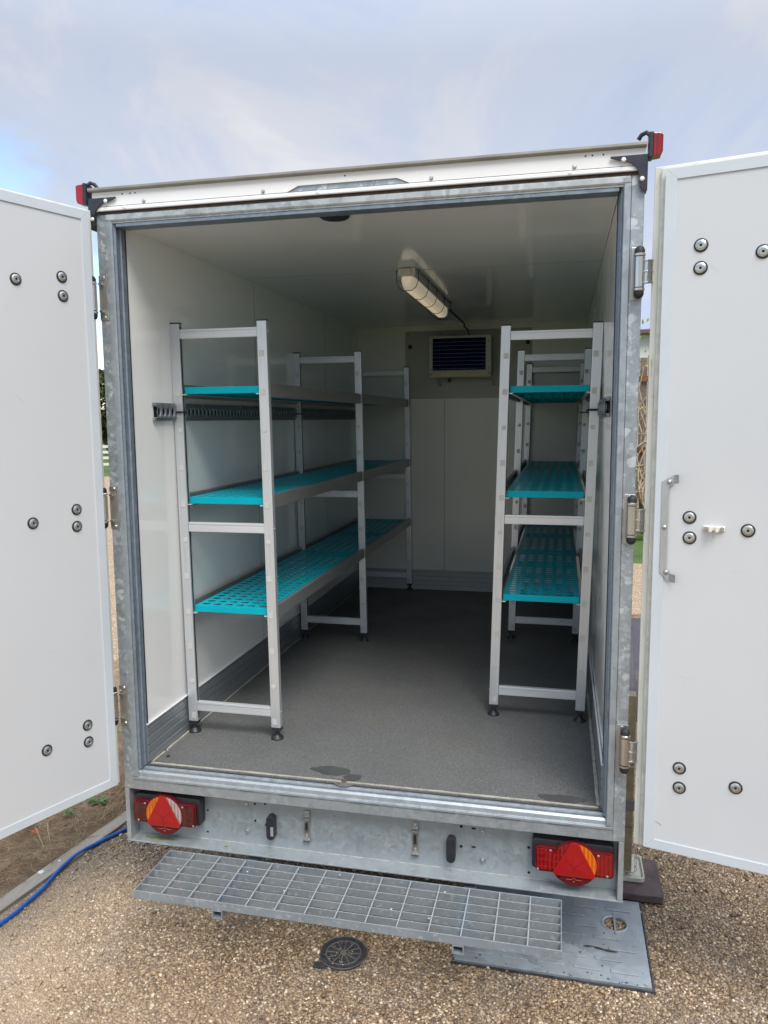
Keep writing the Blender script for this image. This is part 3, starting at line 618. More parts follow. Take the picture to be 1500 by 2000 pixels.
MB().box(x0-.030, x0+.030, -.008, -.0006, z0-.0075, z0+.0075, T=TRR).build('door_keeper', kw, dr, .003)
for q in (-1, 1):
    MB().box(x0+q*.009-.0045, x0+q*.009+.0045, -.028, -.0081, z0-.009, z0+.009, T=TRR).build('keeper_jaw', kw, dr, .0025)
    MB().lathe([(.006, 0), (.005, .002), (.001, .002)], TRR @ Vector((x0+q*.022, -.008, z0)), nR, 12).build('keeper_screw', M['bolt'], dr)
MB().tube([TRR @ Vector((.034+.018*t, -.001, .634-.010*t*t)) for t in (0, .3, .6, .8, 1)], .0006, 5).build('stray_hair', M['straw_dark'], dr)

# --- lashing rails on the side walls
def holed_strip(name, mat, parent, u0, u1, v0, v1, nu, nv, hu, hv, depth, to3, K=12, ku=None):
    """Sheet with an oval opening in each cell, each opening with a wall of the given depth."""
    mb = MB(); du = (u1-u0)/nu; dv = (v1-v0)/nv
    ang = [2*math.pi*k/K+math.pi/K*0 for k in range(K)]
    vs = []; fs = []
    for i in range(nu):
        for j in range(nv):
            cu = u0+du*(i+.5); cv = v0+dv*(j+.5); b = len(vs)
            for a in ang:
                ca, sa = math.cos(a), math.sin(a); t = min(du/2/max(abs(ca), 1e-6), dv/2/max(abs(sa), 1e-6))
                vs.append(to3(cu+ca*t, cv+sa*t, 0))
            # exact corners are added between the perimeter samples
            for a in ang: vs.append(to3(cu+hu*1.14*math.cos(a), cv+hv*1.22*math.sin(a), 0))
            for a in ang: vs.append(to3(cu+hu*math.cos(a), cv+hv*math.sin(a), depth*.45))
            for a in ang: vs.append(to3(cu+hu*math.cos(a), cv+hv*math.sin(a), depth))
            cs = [(1, 1), (-1, 1), (-1, -1), (1, -1)]; cb = len(vs)
            for sx, sy in cs: vs.append(to3(cu+sx*du/2, cv+sy*dv/2, 0))
            for k in range(K):
                k2 = (k+1) % K; a0, a1 = ang[k], ang[k]+2*math.pi/K
                corner = None
                for ci, (sx, sy) in enumerate(cs):
                    ac = math.atan2(sy*dv/2, sx*du/2) % (2*math.pi)
                    if a0+1e-6 < ac < a1-1e-6: corner = cb+ci
                fs.append((b+k, corner, b+k2, b+K+k2, b+K+k) if corner is not None else (b+k, b+k2, b+K+k2, b+K+k))
                fs.append((b+K+k, b+K+k2, b+2*K+k2, b+2*K+k)); fs.append((b+2*K+k, b+2*K+k2, b+3*K+k2, b+3*K+k))
    mb.add(vs, fs); return mb.build(name, mat, parent)
for s, y0 in ((-1, .200), (1, .215)):
    n = int((LEN-.01-y0)/.036)
    X = lambda x: s*(.8475-x)
    web = holed_strip('lashing_rail', M['track'], TR, y0+.010, y0+.010+n*.036, 1.917, 1.963, n, 1, .011, .016, -.006, lambda u, v, dd: (X(.016+dd), u, v), 12)
    for z0, z1 in ((1.9635, 1.975), (1.905, 1.9165)): MB().box(*sorted((X(.001), X(.011))), y0, LEN-.012, z0, z1).build('rail_flange', M['track'], web, .0008)
    for z0, z1 in ((1.9605, 1.9632), (1.9168, 1.9195)): MB().box(*sorted((X(.001), X(.0165))), y0+.008, LEN-.012, z0, z1).build('rail_lip', M['track'], web)
    MB().box(*sorted((X(.0005), X(.004))), y0+.010, LEN-.012, 1.9196, 1.9603).build('rail_backing', M['hole'], web)
    for k in range(8): MB().lathe([(.004, 0), (.003, .002)], (X(.011), y0+.012+k*.4, 1.969), (-s, 0, 0), 10).build('rail_rivet', M['bolt'], web)
# --- step below the bumper
ZS = .2995
st = MB(); x0, x1, y0, y1 = -.72, .72, -.290, -.032
for a in ((x0, x1, y0, y0+.004), (x0, x1, y1-.004, y1), (x0, x0+.004, y0+.0041, y1-.0041), (x1-.004, x1, y0+.0041, y1-.0041)): st.box(a[0], a[1], a[2], a[3], ZS-.030, ZS)
step = st.build('entry_step', M['galv_grate'], TR, .0012)
for k in range(1, 6):
    y = y0+(y1-y0)*k/6; bb = MB().box(x0+.0041, x1-.0041, y-.0015, y+.0015, ZS-.028, ZS-.0026).build('bearing_bar', M['galv_grate'], step); MB().box(x0+.0042, x1-.0042, y-.0019, y+.0019, ZS-.0025, ZS-.0009).build('lit_bar_top', M['lit_bar_top'], bb) if False else None; bb.data.materials.append(M['lit_bar_top']); [setattr(f_, 'material_index', 1) for f_ in bb.data.polygons if f_.normal.z > .9]
for k in range(1, 14):
    x = x0+(x1-x0)*k/14; cb_ = MB().box(x-.0022, x+.0022, y0+.0041, y1-.0041, ZS-.010, ZS-.0004).build('cross_bar', M['galv_grate'], step); cb_.data.materials.append(M['lit_bar_top']); [setattr(f_, 'material_index', 1) for f_ in cb_.data.polygons if f_.normal.z > .9]
for x, y in ((-.21, -.18), (-.05, -.05), (.17, -.20), (-.63, -.14), (.33, -.07), (.30, -.22), (-.38, -.10)):
    MB().lathe([(.005, 0), (.004, .0012), (.001, .002)], (x, y, ZS-.001), n=10).build('zinc_drip', M['galv'], step, smooth=60)
for x in (-.409, .404):
    b = MB()
    for (a, c_, z0, z1) in ((-.018, -.0145, .244, .274), (.0145, .018, .244, .274), (-.0145, .0145, .244, .2475), (-.0145, .0145, .2705, .274)): b.box(x+a, x+c_, -.292, .40, z0-.005, z1-.0048)
    b.build('support_tube', M['galv_grate'], step)
# --- chassis, wheels, mudguards, corner steady
for x in (-.45, .45): MB().box(x-.03, x+.03, .12, LEN+.6, .36, .508).build('chassis_rail', M['chassis'], TR)
MB().box(-.86, .86, 1.76, 1.84, .30, .38).build('axle', M['chassis'], TR)
for s in (-1, 1):
    wc = (s*1.0, 1.8, .31)
    ty = MB().lathe([(.19, -.085), (.30, -.085), (.312, -.06), (.312, .06), (.30, .085), (.19, .085)], wc, (1, 0, 0), 36).build('wheel', M['tyre'], TR, smooth=35)
    MB().lathe([(.188, -.05), (.188, .05), (.12, .055), (.05, .07)], wc, (s, 0, 0), 28).build('wheel_rim', M['steel_dull'], ty, smooth=35)
    mg = MB(); oa = fan(1.8, .31, .49, 12, 168, 22); ia = fan(1.8, .31, .478, 168, 12, 22); mg.prism(oa+ia, 0, *sorted((s*.922, s*1.15)))
    mgo = mg.build('mudguard', M['fender'], TR, .003, 30)
    MB().prism(fan(1.8, .31, .503, 60, 175, 22)+fan(1.8, .31, .4905, 175, 60, 22), 0, *sorted((s*1.02, s*1.07))).build('mudguard_rib', M['fender'], mgo, .003)
# corner steady leg standing on the slate
LX, LY = .972, .630
leg = MB().box(LX-.030, LX+.030, LY-.030, LY+.030, .045, .80).build('corner_steady', M['leg'], TR, .003)
MB().box(LX-.034, LX+.034, LY-.034, LY+.034, .318, .362).build('leg_clamp', M['legband'], leg, .002)
MB().box(LX-.0325, LX+.0325, LY-.0325, LY+.0325, .50, .506).build('leg_seam', M['sealant'], leg)
MB().box(.90, LX-.031, LY-.022, LY+.022, .40, .48).build('leg_bracket', M['galv_plain'], leg, .002)
fp = MB(); a = .092
rim = lambda r, z: [(LX-.01+x, LY+.02+y, z) for x, y in (fan(r-.02, r-.02, .02, 0, 90, 4)+fan(-r+.02, r-.02, .02, 90, 180, 4)+fan(-r+.02, -r+.02, .02, 180, 270, 4)+fan(r-.02, -r+.02, .02, 270, 360, 4))]
rs = [rim(.078, .034), rim(.090, .034), rim(.090, .050), rim(.085, .050), rim(.078, .040)]
vs = [p for r_ in rs for p in r_]; n = 20
fs = [(i*n+k, i*n+(k+1) % n, (i+1)*n+(k+1) % n, (i+1)*n+k) for i in range(4) for k in range(n)]+[tuple(range(4*n, 5*n)), tuple(range(n-1, -1, -1))]
fp.add(vs, fs).build('foot_plate', M['footplate'], leg)
ch = MB()
def chain(pts):
    for i in range(len(pts)-1):
        p, q = Vector(pts[i]), Vector(pts[i+1]); dd = (q-p); u = dd.normalized(); w_ = u.orthogonal().normalized(); w_ = w_ if i % 2 else u.cross(w_)
        L_ = dd.length*.62; ring = [p+dd*.5+u*(L_*math.cos(t))+w_*(.0048*math.sin(t)) for t in [k*math.pi/4 for k in range(9)]]
        ch.tube(ring, .0014, 5)
cp = [(LX-.036, LY-.038, .25-.016*i) for i in range(12)]+[(LX-.036+.0105*i, LY-.045, .058-.0015*math.sin(i)) for i in range(8)]+[(LX+.045, LY-.036+.004*i, .062+.016*i) for i in range(11)]
chain(cp); ch.build('safety_chain', M['steel_dull'], leg)
MB().tube([(LX-.035, LY-.035, .252), (LX, LY-.036, .248), (LX+.038, LY-.034, .245)], .0012, 5).build('chain_wire', M['rust'], leg)

# ================================================================== SHELVING
def shelving(name, label, xa, xb, ys, seams, tilt, aisle):
    """xa / xb: post centres at the foot; ys: frames along the wall; tilt: sideways shift at the post tops."""
    H = 1.7; x_mid = (xa+xb)/2; PW, PD = .040, .026
    root = empty(name, label, 'shelving unit', (x_mid, ys[0], ZF))
    sh = lambda z: tilt*(z/H)          # shift at height above the floor
    def TZ(z): return sh(z)
    def kx(mb_fn, *a): pass
    first = {}
    Tm = Matrix.Translation
    shear = lambda v: Vector((v[0]+sh(v[2]), v[1], v[2]))
    def bld(mb, nm, mat, par, bev=0, smooth=None):
        mb.v = [tuple(shear(v)) for v in mb.v]
        return mb.build(nm, mat, par, bev, smooth)
    for yi, y in enumerate(ys):
        for side, x in ((-1, xa), (1, xb)):
            lx = x-x_mid; ly = y-ys[0]
            key = ('post', side)
            if key not in first:
                mb = MB(); mb.box(lx-PW/2, lx+PW/2, 0, PD, .050, H)
                p = bld(mb, 'post', M['alu'], root, .0016)
                e = 1 if side < 0 else -1
                kids = [bld(MB().box(lx+e*PW/2, lx+e*(PW/2+.0008), .009, .017, .06, H-.01) if e > 0 else MB().box(lx-PW/2-.0008, lx-PW/2, .009, .017, .06, H-.01), 'post_groove', M['hole'], p)]
                kids.append(bld(MB().box(lx-PW/2-.0006, lx+PW/2+.0006, -.0006, PD+.0006, H+.0001, H+.005), 'end_cap', M['black'], p, .001))
                kids.append(bld(MB().lathe([(.026, 0), (.026, .004), (.020, .011), (.013, .015), (.012, .020)], (lx, PD/2, .0005), n=24), 'levelling_foot', M['black'], p, 0, 50))
                kids.append(bld(MB().lathe([(.009, .018), (.009, .040)], (lx, PD/2, 0), n=14), 'foot_stem', M['black'], p, 0, 50))
                kids.append(bld(MB().box(lx-PW/2-.0003, lx+PW/2+.0003, -.0003, PD+.0003, .038, .0499), 'foot_insert', M['black'], p))
                for k in range(-1, 10):
                    z = 1.425-.150*k
                    if z > H-.04: continue
                    if k in (1, 4, 8): kids.append(bld(MB().lathe([(.010, 0), (.009, .0016), (.002, .0018)], (lx+.004*e, -.0003, z), (0, -1, 0), 16), 'hole_plug', M['plug'], p))
                    else: kids.append(bld(MB().box(lx-.010+.004*e, lx+.010+.004*e, -.0018, -.0002, z-.012, z+.012), 'hole_plug', M['plug'], p, .0005))
                for z in (.115, .882, 1.66): kids.append(bld(MB().lathe([(.004, 0), (.003, .003)], (lx-e*PW/2, PD/2, z), (-e, 0, 0), 10), 'bolt_end', M['bolt'], p))
                first[key] = (p, kids, ly)
            else:
                p0, kids, l0 = first[key]
                p = share('post', p0, root, (0, ly-l0, 0))
                for kd in kids: share(kd.name.split('.')[0], kd, p)
        ly = y-ys[0]
        for z0, z1 in ((1.640, 1.677), (.862, .901), (.096, .136)):
            mb = MB().box(xa-x_mid+PW/2+.0005, xb-x_mid-PW/2-.0005, ly+.002, ly+PD-.003, z0, z1)
            bld(mb, 'cross_rail', M['alu_x'], root, .0015)
            e = MB().box(xa-x_mid+PW/2+.0005, xb-x_mid-PW/2-.0005, ly+.0012, ly+.0019, z1-.010, z1-.0086)
            bld(e, 'rail_groove', M['alu_y'], root)
    X0, X1 = xa-x_mid+PW/2+.004, xb-x_mid-PW/2-.004
    for zt in (1.450, 1.004, .549):      # deck tops above the floor
        s_ = sh(zt)
        yb = [ys[0]+.018]+seams+[ys[-1]+.012]
        for k in range(len(yb)-1):
            u0, u1 = yb[k]-ys[0]+.0012, yb[k+1]-ys[0]-.0012
            nu = 6; nv = max(1, round((u1-u0-.02)/.0495))
            x0_, x1_ = X0+s_, X1+s_
            if zt < 1.4:
                pl = holed_strip('shelf_panel', M['teal'], root, x0_+.010, x1_-.010, u0+.010, u1-.010, nu, nv, .0175, .0130, -.0016, lambda u, v, dd: (u, v, zt+dd), 14)
            else:
                pl = MB().box(x0_+.010, x1_-.010, u0+.010, u1-.010, zt-.004, zt).build('shelf_panel', M['teal'], root)
            fr = MB()
            fr.box(x0_, x1_, u0, u0+.0099, zt-.028, zt); fr.box(x0_, x1_, u1-.0099, u1, zt-.028, zt)
            fr.box(x0_, x0_+.0099, u0+.01, u1-.01, zt-.028, zt); fr.box(x1_-.0099, x1_, u0+.01, u1-.01, zt-.028, zt)
            fr.build('panel_rim', M['teal'], pl, .0012)
            ub = MB()
            for q in range(1, 6): ub.box(x0_+(x1_-x0_)*q/6-.0015, x0_+(x1_-x0_)*q/6+.0015, u0+.0105, u1-.0105, zt-.026, zt-.0185)
            ub.build('panel_rib', M['teal'], pl)
        # side beams in each bay: C profile, hooked at the posts
        for b in range(len(ys)-1):
            l0, l1 = ys[b]-ys[0], ys[b+1]-ys[0]
            for side, xc in ((-1, xa-x_mid), (1, xb-x_mid)):
                o_ = side*PW/2
                inner = xc+s_-o_
                xo0, xo1 = sorted((xc+s_-side*(PW/2-.012), xc+s_-side*(PW/2-.012)+side*.012*0+side*(.010)))
                face = xc+s_+side*(PW/2-.022)
                bx = sorted((face, face+side*.016))
                bm_ = MB().box(bx[0], bx[1], l0+PD+.0006, l1-.0006, zt-.044, zt+.012).build('side_beam', M['alu_y'], root, .0012)
                lip = sorted((xc+s_-side*(PW/2-.001), xc+s_-side*(PW/2+.016)))
                MB().box(lip[0], lip[1], l0+.008, l1-.0006, zt-.0325, zt-.0288).build('beam_ledge', M['alu_x'], bm_)
                hk = sorted((xc+s_+side*(PW/2+.0004), xc+s_+side*(PW/2+.0036)))
                MB().box(hk[0], hk[1], l1-.020, l1+.018, zt-.044, zt+.006).build('beam_hook', M['alu_y'], bm_, .0008)
    return root
LU = shelving('shelving_unit', 'longer aluminium shelving unit with teal shelves, nearer the doorway, beside the bare white wall',
              -.8112, -.4398, [.366, 1.822, 3.240], [1.765, 2.55], -.0181, 1)
RU = shelving('shelving_unit', 'aluminium shelving unit with teal plastic shelves set further inside, beside the evaporator unit',
              .4151, .7883, [.813, 2.050, 3.200], [1.648, 2.028, 2.70], .0393, -1)
# cable ties fixing the posts to the lashing rails
def tie(root, x, y, z):
    l = root.location; MB().tube([Vector((x-.028, y-.004, z))-l, Vector((x+.022, y-.0045, z))-l, Vector((x+.026, y+.013, z))-l, Vector((x+.022, y+.031, z))-l, Vector((x-.028, y+.030, z))-l, Vector((x-.034, y+.013, z))-l, Vector((x-.028, y-.004, z))-l], .0035, 6).build('cable_tie', M['rubber'], root)
for y in (.366, 1.822, 3.240): tie(LU, -.8112-.0145, y, 1.940)
for y in (.813, 2.050): tie(RU, .7883+.031+.004, y, 1.935)
MB().tube([Vector((.80, .80, 1.937))-RU.location, Vector((.834, .79, 1.937))-RU.location], .004, 6).build('tie_tail', M['rubber'], RU)

# ================================================================== CEILING LAMP, EVAPORATOR
lx, ly0, ly1 = -.020, 1.065, 2.20
LM = empty('ceiling_lamp', 'long fluorescent ceiling lamp behind a black wire guard in the trailer roof', 'lamp', (lx, (ly0+ly1)/2, ZC))
c_ = LM.location
def loc(mb): mb.v = [tuple(Vector(v)-c_) for v in mb.v]; return mb
loc(MB().prism([(lx-.040, ZC-.001), (lx-.042, ZC-.030), (lx-.034, ZC-.038), (lx+.034, ZC-.038), (lx+.042, ZC-.030), (lx+.040, ZC-.001)], 1, ly0, ly1)).build('lamp_housing', M['lamp_body'], LM, .004)
prof = [(-.031, -.0385), (-.032, -.060), (-.026, -.080), (-.014, -.091), (.014, -.091), (.026, -.080), (.032, -.060), (.031, -.0385)]
mb = MB(); rings = []
for t, sc_ in ((0, .62), (.012, .86), (.035, .97), (.06, 1), (.94, 1), (.965, .97), (.988, .86), (1, .62)):
    rings.append([(lx+a*sc_, ly0+.004+(ly1-ly0-.008)*t, ZC-.0385+(b+.0385)*sc_) for a, b in prof])
n = len(prof); vs = [p for r_ in rings for p in r_]
fs = [(i*n+k, i*n+k+1, (i+1)*n+k+1, (i+1)*n+k) for i in range(7) for k in range(n-1)]+[tuple(range(n)), tuple(range(7*n, 8*n))]
loc(mb.add(vs, fs)).build('diffuser', M['diffuser'], LM, 0, 35)
rb = MB()
for k in range(9):
    a = -.028+.007*k; zz_ = -.0925 if abs(a) < .017 else -.0925+(abs(a)-.016)*.85
    rb.box(lx+a-.0008, lx+a+.0008, ly0+.07, ly1-.07, ZC+zz_-.0008, ZC+zz_+.001)
loc(rb).build('diffuser_rib', M['diffuser'], LM)
for k in range(5):
    y = ly0+.02+(ly1-ly0-.06)*k/4
    pts = [(lx-.052, y, ZC-.004), (lx-.052, y, ZC-.055), (lx-.040, y, ZC-.085), (lx-.020, y, ZC-.100), (lx+.020, y, ZC-.100), (lx+.040, y, ZC-.085), (lx+.052, y, ZC-.055), (lx+.052, y, ZC-.004)]
    loc(MB().tube(pts, .0017, 6)).build('guard_hoop', M['black'], LM)
for a, z in ((-.052, -.045), (.052, -.045), (-.052, -.008), (.052, -.008)):
    loc(MB().tube([(lx+a, ly0+.02, ZC+z), (lx+a, ly1-.04, ZC+z)], .0015, 6)).build('guard_wire', M['black'], LM)
for y in (ly0-.012, ly1): loc(MB().box(lx-.020, lx+.020, y, y+.012, ZC-.034, ZC-.003)).build('lamp_gland', M['lamp_body'], LM, .004)

EV = empty('evaporator_unit', 'cream cooling evaporator with a dark slatted grille high on the back wall', 'cooling unit', (-.03, 3.16, 2.35))
c_ = EV.location; ex0, ex1, ez0, ez1, ey = -.252, .189, 2.198, 2.492, 3.06
loc(MB().box(ex0+.004, ex1-.004, ey+.014, LEN-.007, ez0+.035, ez1-.003)).build('casing', M['evap'], EV, .003)
for a in ((ex0, ex0+.024, 2.2501, ez1), (ex1-.036, ex1, 2.2501, ez1), (ex0+.0242, ex1-.0362, ez1-.015, ez1)):
    loc(MB().box(a[0], a[1], ey, ey+.0135, a[2], a[3])).build('front_frame', M['evap'], EV, .001)
loc(MB().prism([(ey-.001, 2.2498), (ey-.003, ez0+.004), (ey+.006, ez0), (LEN-.04, ez0+.030), (LEN-.04, 2.2498)], 0, ex0, ex1)).build('drip_tray', M['evap_yel'], EV, .001)
loc(MB().box(ex0+.0245, ex1-.0365, ey+.010, ey+.0134, 2.251, ez1-.0155)).build('coil', M['fins'], EV)
for k in range(8):
    z = 2.262+k*.0268
    loc(MB().cyl((ex0+.027, ey+.006, z), (ex1-.038, ey+.006, z), .0016, 6)).build('grille_slat', M['finline'], EV)
vf = MB()
for k in range(60):
    x = ex0+.028+k*.0062; vf.box(x, x+.0008, ey+.0075, ey+.0099, 2.253, ez1-.018)
loc(vf).build('coil_fins', M['fins'], EV)['kind'] = 'stuff'
for x, z, r in ((ex0+.011, 2.222, .006), (ex1-.012, 2.226, .006), (ex0+.011, 2.262, .004), (ex1-.016, 2.262, .004), (ex0+.014, 2.44, .004), (ex1-.018, 2.45, .004), (-.13, 2.243, .0035), (.07, 2.243, .0035)):
    loc(MB().lathe([(r, 0), (r*.8, .003)], (x, ey-.0015 if z < 2.25 else ey, z), (0, -1, 0), 10)).build('casing_screw', M['black'], EV)
for x in (-.20, .20):
    loc(MB().tube([(x, LEN-.01, 2.155), (x-.012, LEN-.06, 2.155), (x-.02, LEN-.13, 2.20)], .006, 6)).build('mounting_bracket', M['evap'], EV)
loc(MB().lathe([(.011, 0), (.011, .02), (.006, .03)], (-.125, 3.20, 2.20), (0, 0, -1), 12)).build('drain_outlet', M['black'], EV)
loc(MB().tube([(.03, 3.13, ez1-.004), (.015, 3.16, 2.54), (-.022, 3.22, 2.575), (-.022, 3.24, ZC-.002), (-.02, 2.6, ZC-.006), (-.02, 2.01, ZC-.012)], .0055, 7)).build('power_lead', M['black'], EV, smooth=50)

# ================================================================== GROUND
def sheet(name, pts, z, mat):
    o = MB().add([(x, y, z) for x, y in pts], [tuple(range(len(pts)))]).build(name, mat); return struct(o)
kx = lambda y: -1.395+.155*y           # right edge of the timber edging
sheet('ground', [(-300, -300), (300, -300), (300, 300), (-300, 300)], -.034, M['grass'])
sheet('gravel_drive', [(-15, -14), (14, -14), (14, 8.1), (3, 8.1), (-.5, 8.1), (-4, 12), (-15, 22), (-17, 20)], -.030, M['gravel_far'])
sheet('forecourt', [(kx(-8), -8), (6, -8), (6, 5.2), (kx(5.2), 5.2)], -.004, M['gravel'])
# soil bed as a lumpy sheet
random.seed(21)
mb = MB(); nx, ny = 46, 110; vs = []
for j in range(ny+1):
    y = -4+8.0*j/ny; xr = kx(y)-.0715; xl = xr-1.05-.25*max(0, y)
    for i in range(nx+1):
        x = xr+(xl-xr)*i/nx; e = min(1, i/4)*min(1, (nx-i)/5)
        vs.append((x, y, -.012+e*(.014*math.sin(x*9+y*5)+.010*math.sin(y*13-x*7)+.012+random.uniform(-.006, .006))))
fs = [(j*(nx+1)+i, j*(nx+1)+i+1, (j+1)*(nx+1)+i+1, (j+1)*(nx+1)+i) for j in range(ny) for i in range(nx)]
struct(mb.add(vs, fs).build('soil_bed', M['soil'], None, 0, 60))
# timber edging in boards
y = -4.0; k = 0
while y < 4:
    y2 = y+1.7
    xa_, xb_ = kx(y), kx(y2-.004)
    o = MB().add([(xa_-.070, y, -.05), (xa_, y, -.05), (xb_, y2-.004, -.05), (xb_-.070, y2-.004, -.05), (xa_-.070, y, .010), (xa_, y, .010), (xb_, y2-.004, .010), (xb_-.070, y2-.004, .010)],
              [(0, 3, 2, 1), (4, 5, 6, 7), (0, 1, 5, 4), (1, 2, 6, 5), (2, 3, 7, 6), (3, 0, 4, 7)]).build('kerb' if k == 0 else 'board', M['kerb'], None if k == 0 else kerb, .003)
    if k == 0: kerb = struct(o)
    y = y2; k += 1
struct(blobk := MB().lathe([(.013, 0), (.012, .0010), (.002, .0012)], (-1.428, .142, .0102), n=14).build('paint_spot', M['white_ext'], kerb))
MB().lathe([(.006, 0), (.005, .0008), (.002, .001)], (-1.405, .235, .0102), n=12).build('paint_spot', M['white_ext'], kerb)

# geometry-nodes gravel: stones lying in the forecourt
def scatter(name, poly, z, stones, dens, smin, smax, holes=(), seed=1, tilt=.5):
    """faces of a grid sheet carry instanced stones; holes = tests for cells to skip."""
    xs = [p[0] for p in poly]; ys_ = [p[1] for p in poly]; st_ = .02
    mb = MB(); nx = int((max(xs)-min(xs))/st_); ny = int((max(ys_)-min(ys_))/st_); vs = []; fs = []; idx = {}
    def vid(i, j):
        if (i, j) not in idx: idx[(i, j)] = len(vs); vs.append((min(xs)+i*st_, min(ys_)+j*st_, z))
        return idx[(i, j)]
    for i in range(nx):
        for j in range(ny):
            cx, cy = min(xs)+(i+.5)*st_, min(ys_)+(j+.5)*st_
            if cx < kx(cy)+.012: continue
            if any(h(cx, cy) for h in holes): continue
            fs.append((vid(i, j), vid(i+1, j), vid(i+1, j+1), vid(i, j+1)))
    me = bpy.data.meshes.new(name); me.from_pydata(vs, [], fs); o = bpy.data.objects.new(name, me); C.objects.link(o)
    g = bpy.data.node_groups.new(name, 'GeometryNodeTree')
    g.interface.new_socket('Geometry', in_out='INPUT', socket_type='NodeSocketGeometry'); g.interface.new_socket('Geometry', in_out='OUTPUT', socket_type='NodeSocketGeometry')
    gi = g.nodes.new('NodeGroupInput'); go = g.nodes.new('NodeGroupOutput')
    d = g.nodes.new('GeometryNodeDistributePointsOnFaces'); d.distribute_method = 'RANDOM'; d.inputs['Density'].default_value = dens; d.inputs['Seed'].default_value = seed
    g.links.new(gi.outputs[0], d.inputs[0])
    ci = g.nodes.new('GeometryNodeCollectionInfo'); ci.inputs[0].default_value = stones; ci.inputs['Separate Children'].default_value = True; ci.inputs['Reset Children'].default_value = True
    ip = g.nodes.new('GeometryNodeInstanceOnPoints'); g.links.new(d.outputs[0], ip.inputs[0]); g.links.new(ci.outputs[0], ip.inputs['Instance']); ip.inputs['Pick Instance'].default_value = True
    def rnd(t, a, b, sd):
        r = g.nodes.new('FunctionNodeRandomValue'); r.data_type = t; r.inputs['Seed'].default_value = sd
        if t == 'FLOAT': r.inputs[2].default_value = a; r.inputs[3].default_value = b; return r.outputs[1]
        r.inputs[0].default_value = a; r.inputs[1].default_value = b; return r.outputs[0]
    g.links.new(rnd('FLOAT_VECTOR', (-tilt, -tilt, 0), (tilt, tilt, 6.28), 5), ip.inputs['Rotation'])
    g.links.new(rnd('FLOAT', smin, smax, 9), ip.inputs['Scale'])
    sa = g.nodes.new('GeometryNodeStoreNamedAttribute'); sa.data_type = 'FLOAT'; sa.domain = 'INSTANCE'; sa.inputs['Name'].default_value = 'tint'
    g.links.new(ip.outputs[0], sa.inputs[0]); g.links.new(rnd('FLOAT', 0., 1., 13), sa.inputs['Value'])
    g.links.new(sa.outputs[0], go.inputs[0])
    md = o.modifiers.new('scatter', 'NODES'); md.node_group = g
    return stuff(o)
def rocks(cname, mat, n, flat, elong, sub=1, base=1.0):
    col = bpy.data.collections.new(cname); random.seed(hash(cname) % 1000 if False else len(cname))
    for i in range(n):
        bm = bmesh.new(); bmesh.ops.create_icosphere(bm, subdivisions=sub, radius=1)
        e = random.uniform(1, elong); f = random.uniform(*flat)
        for v in bm.verts:
            v.co *= random.uniform(.82, 1.12); v.co = Vector((v.co.x*e, v.co.y, v.co.z*f))*base
        me = bpy.data.meshes.new('stone'); bm.to_mesh(me); bm.free(); me.materials.append(mat)
        me.polygons.foreach_set('use_smooth', [True]*len(me.polygons))
        o = bpy.data.objects.new('stone', me); col.objects.link(o)
    return col
STN = rocks('stone_shapes', M['stone'], 8, (.45, .75), 1.5, 1)
in_plate = lambda x, y: .352 < x < 1.022+.0 and -.012 < y < .475
in_mh = lambda x, y: (x+.039)**2+(y+.054)**2 < .088**2 or (-.126 < x < -.039 and -.145 < y < -.05 and False)
in_slate = lambda x, y: .82 < x < 1.13 and .47 < y < .77
scatter('gravel', [(-1.9, -1.15), (2.1, -1.15), (2.1, 1.9), (-1.9, 1.9)], -.0045, STN, 26000, .0026, .0066, (in_plate, in_mh, in_slate), 3)
hole_test = lambda x, y: (x-.919)**2+(y-.314)**2 > .045**2
scatter('hole_gravel', [(.85, .25), (.99, .25), (.99, .38), (.85, .38)], -.004, STN, 30000, .004, .007, (hole_test,), 8)
# larger sparse pebbles, and straw
scatter('pebbles', [(-1.7, -1.15), (2.1, -1.15), (2.1, 1.3), (-1.7, 1.3)], .001, STN, 240, .006, .010, (in_plate, in_mh, in_slate), 17)
# straw and needles on the soil
random.seed(5)
def straws(name, mat, cnt, fx, L0, L1, zr, r=.0011):
    mb = MB()
    for _ in range(cnt):
        x, y = fx(); a = random.uniform(0, 6.28); l = random.uniform(L0, L1); z = zr+random.uniform(0, .012); b = random.uniform(-.4, .4)
        p0 = Vector((x, y, z)); p1 = p0+Vector((math.cos(a)*l/2, math.sin(a)*l/2, random.uniform(0, .012))); p2 = p1+Vector((math.cos(a+b)*l/2, math.sin(a+b)*l/2, random.uniform(-.010, .008)))
        mb.tube([p0, p1, p2], [r, r, r*.4], 3)
    return stuff(mb.build(name, mat))
fsoil = lambda: (lambda y: (kx(y)-.075-abs(random.gauss(0, .45)), y))(random.uniform(-.9, 2.9))
straws('dead_grass', M['straw_dark'], 5200, fsoil, .02, .07, .004, .0012)
straws('dry_straw', M['straw'], 2400, fsoil, .015, .09, .012, .0009)
fgr = lambda: (random.uniform(-1.2, 1.9), random.uniform(-1, .9))
straws('loose_straw', M['straw'], 60, fgr, .02, .06, .004, .0010)
# a few dead leaves
lf = MB()
for _ in range(46):
    x, y = random.uniform(-1.25, 1.9), random.uniform(-1.0, .5); a = random.uniform(0, 6.28); q = random.uniform(.006, .016); c_, s_ = math.cos(a), math.sin(a)
    if .34 < x < 1.03 and -.03 < y: continue
    lf.add([(x-c_*q, y-s_*q, .004), (x+s_*q*.5, y-c_*q*.5, .009), (x+c_*q, y+s_*q, .005), (x-s_*q*.5, y+c_*q*.5, .008)], [(0, 1, 2, 3)])
stuff(lf.build('dead_leaves', simple('dead_leaf', (.20, .11, .05), .8, 0, .4, 12)))
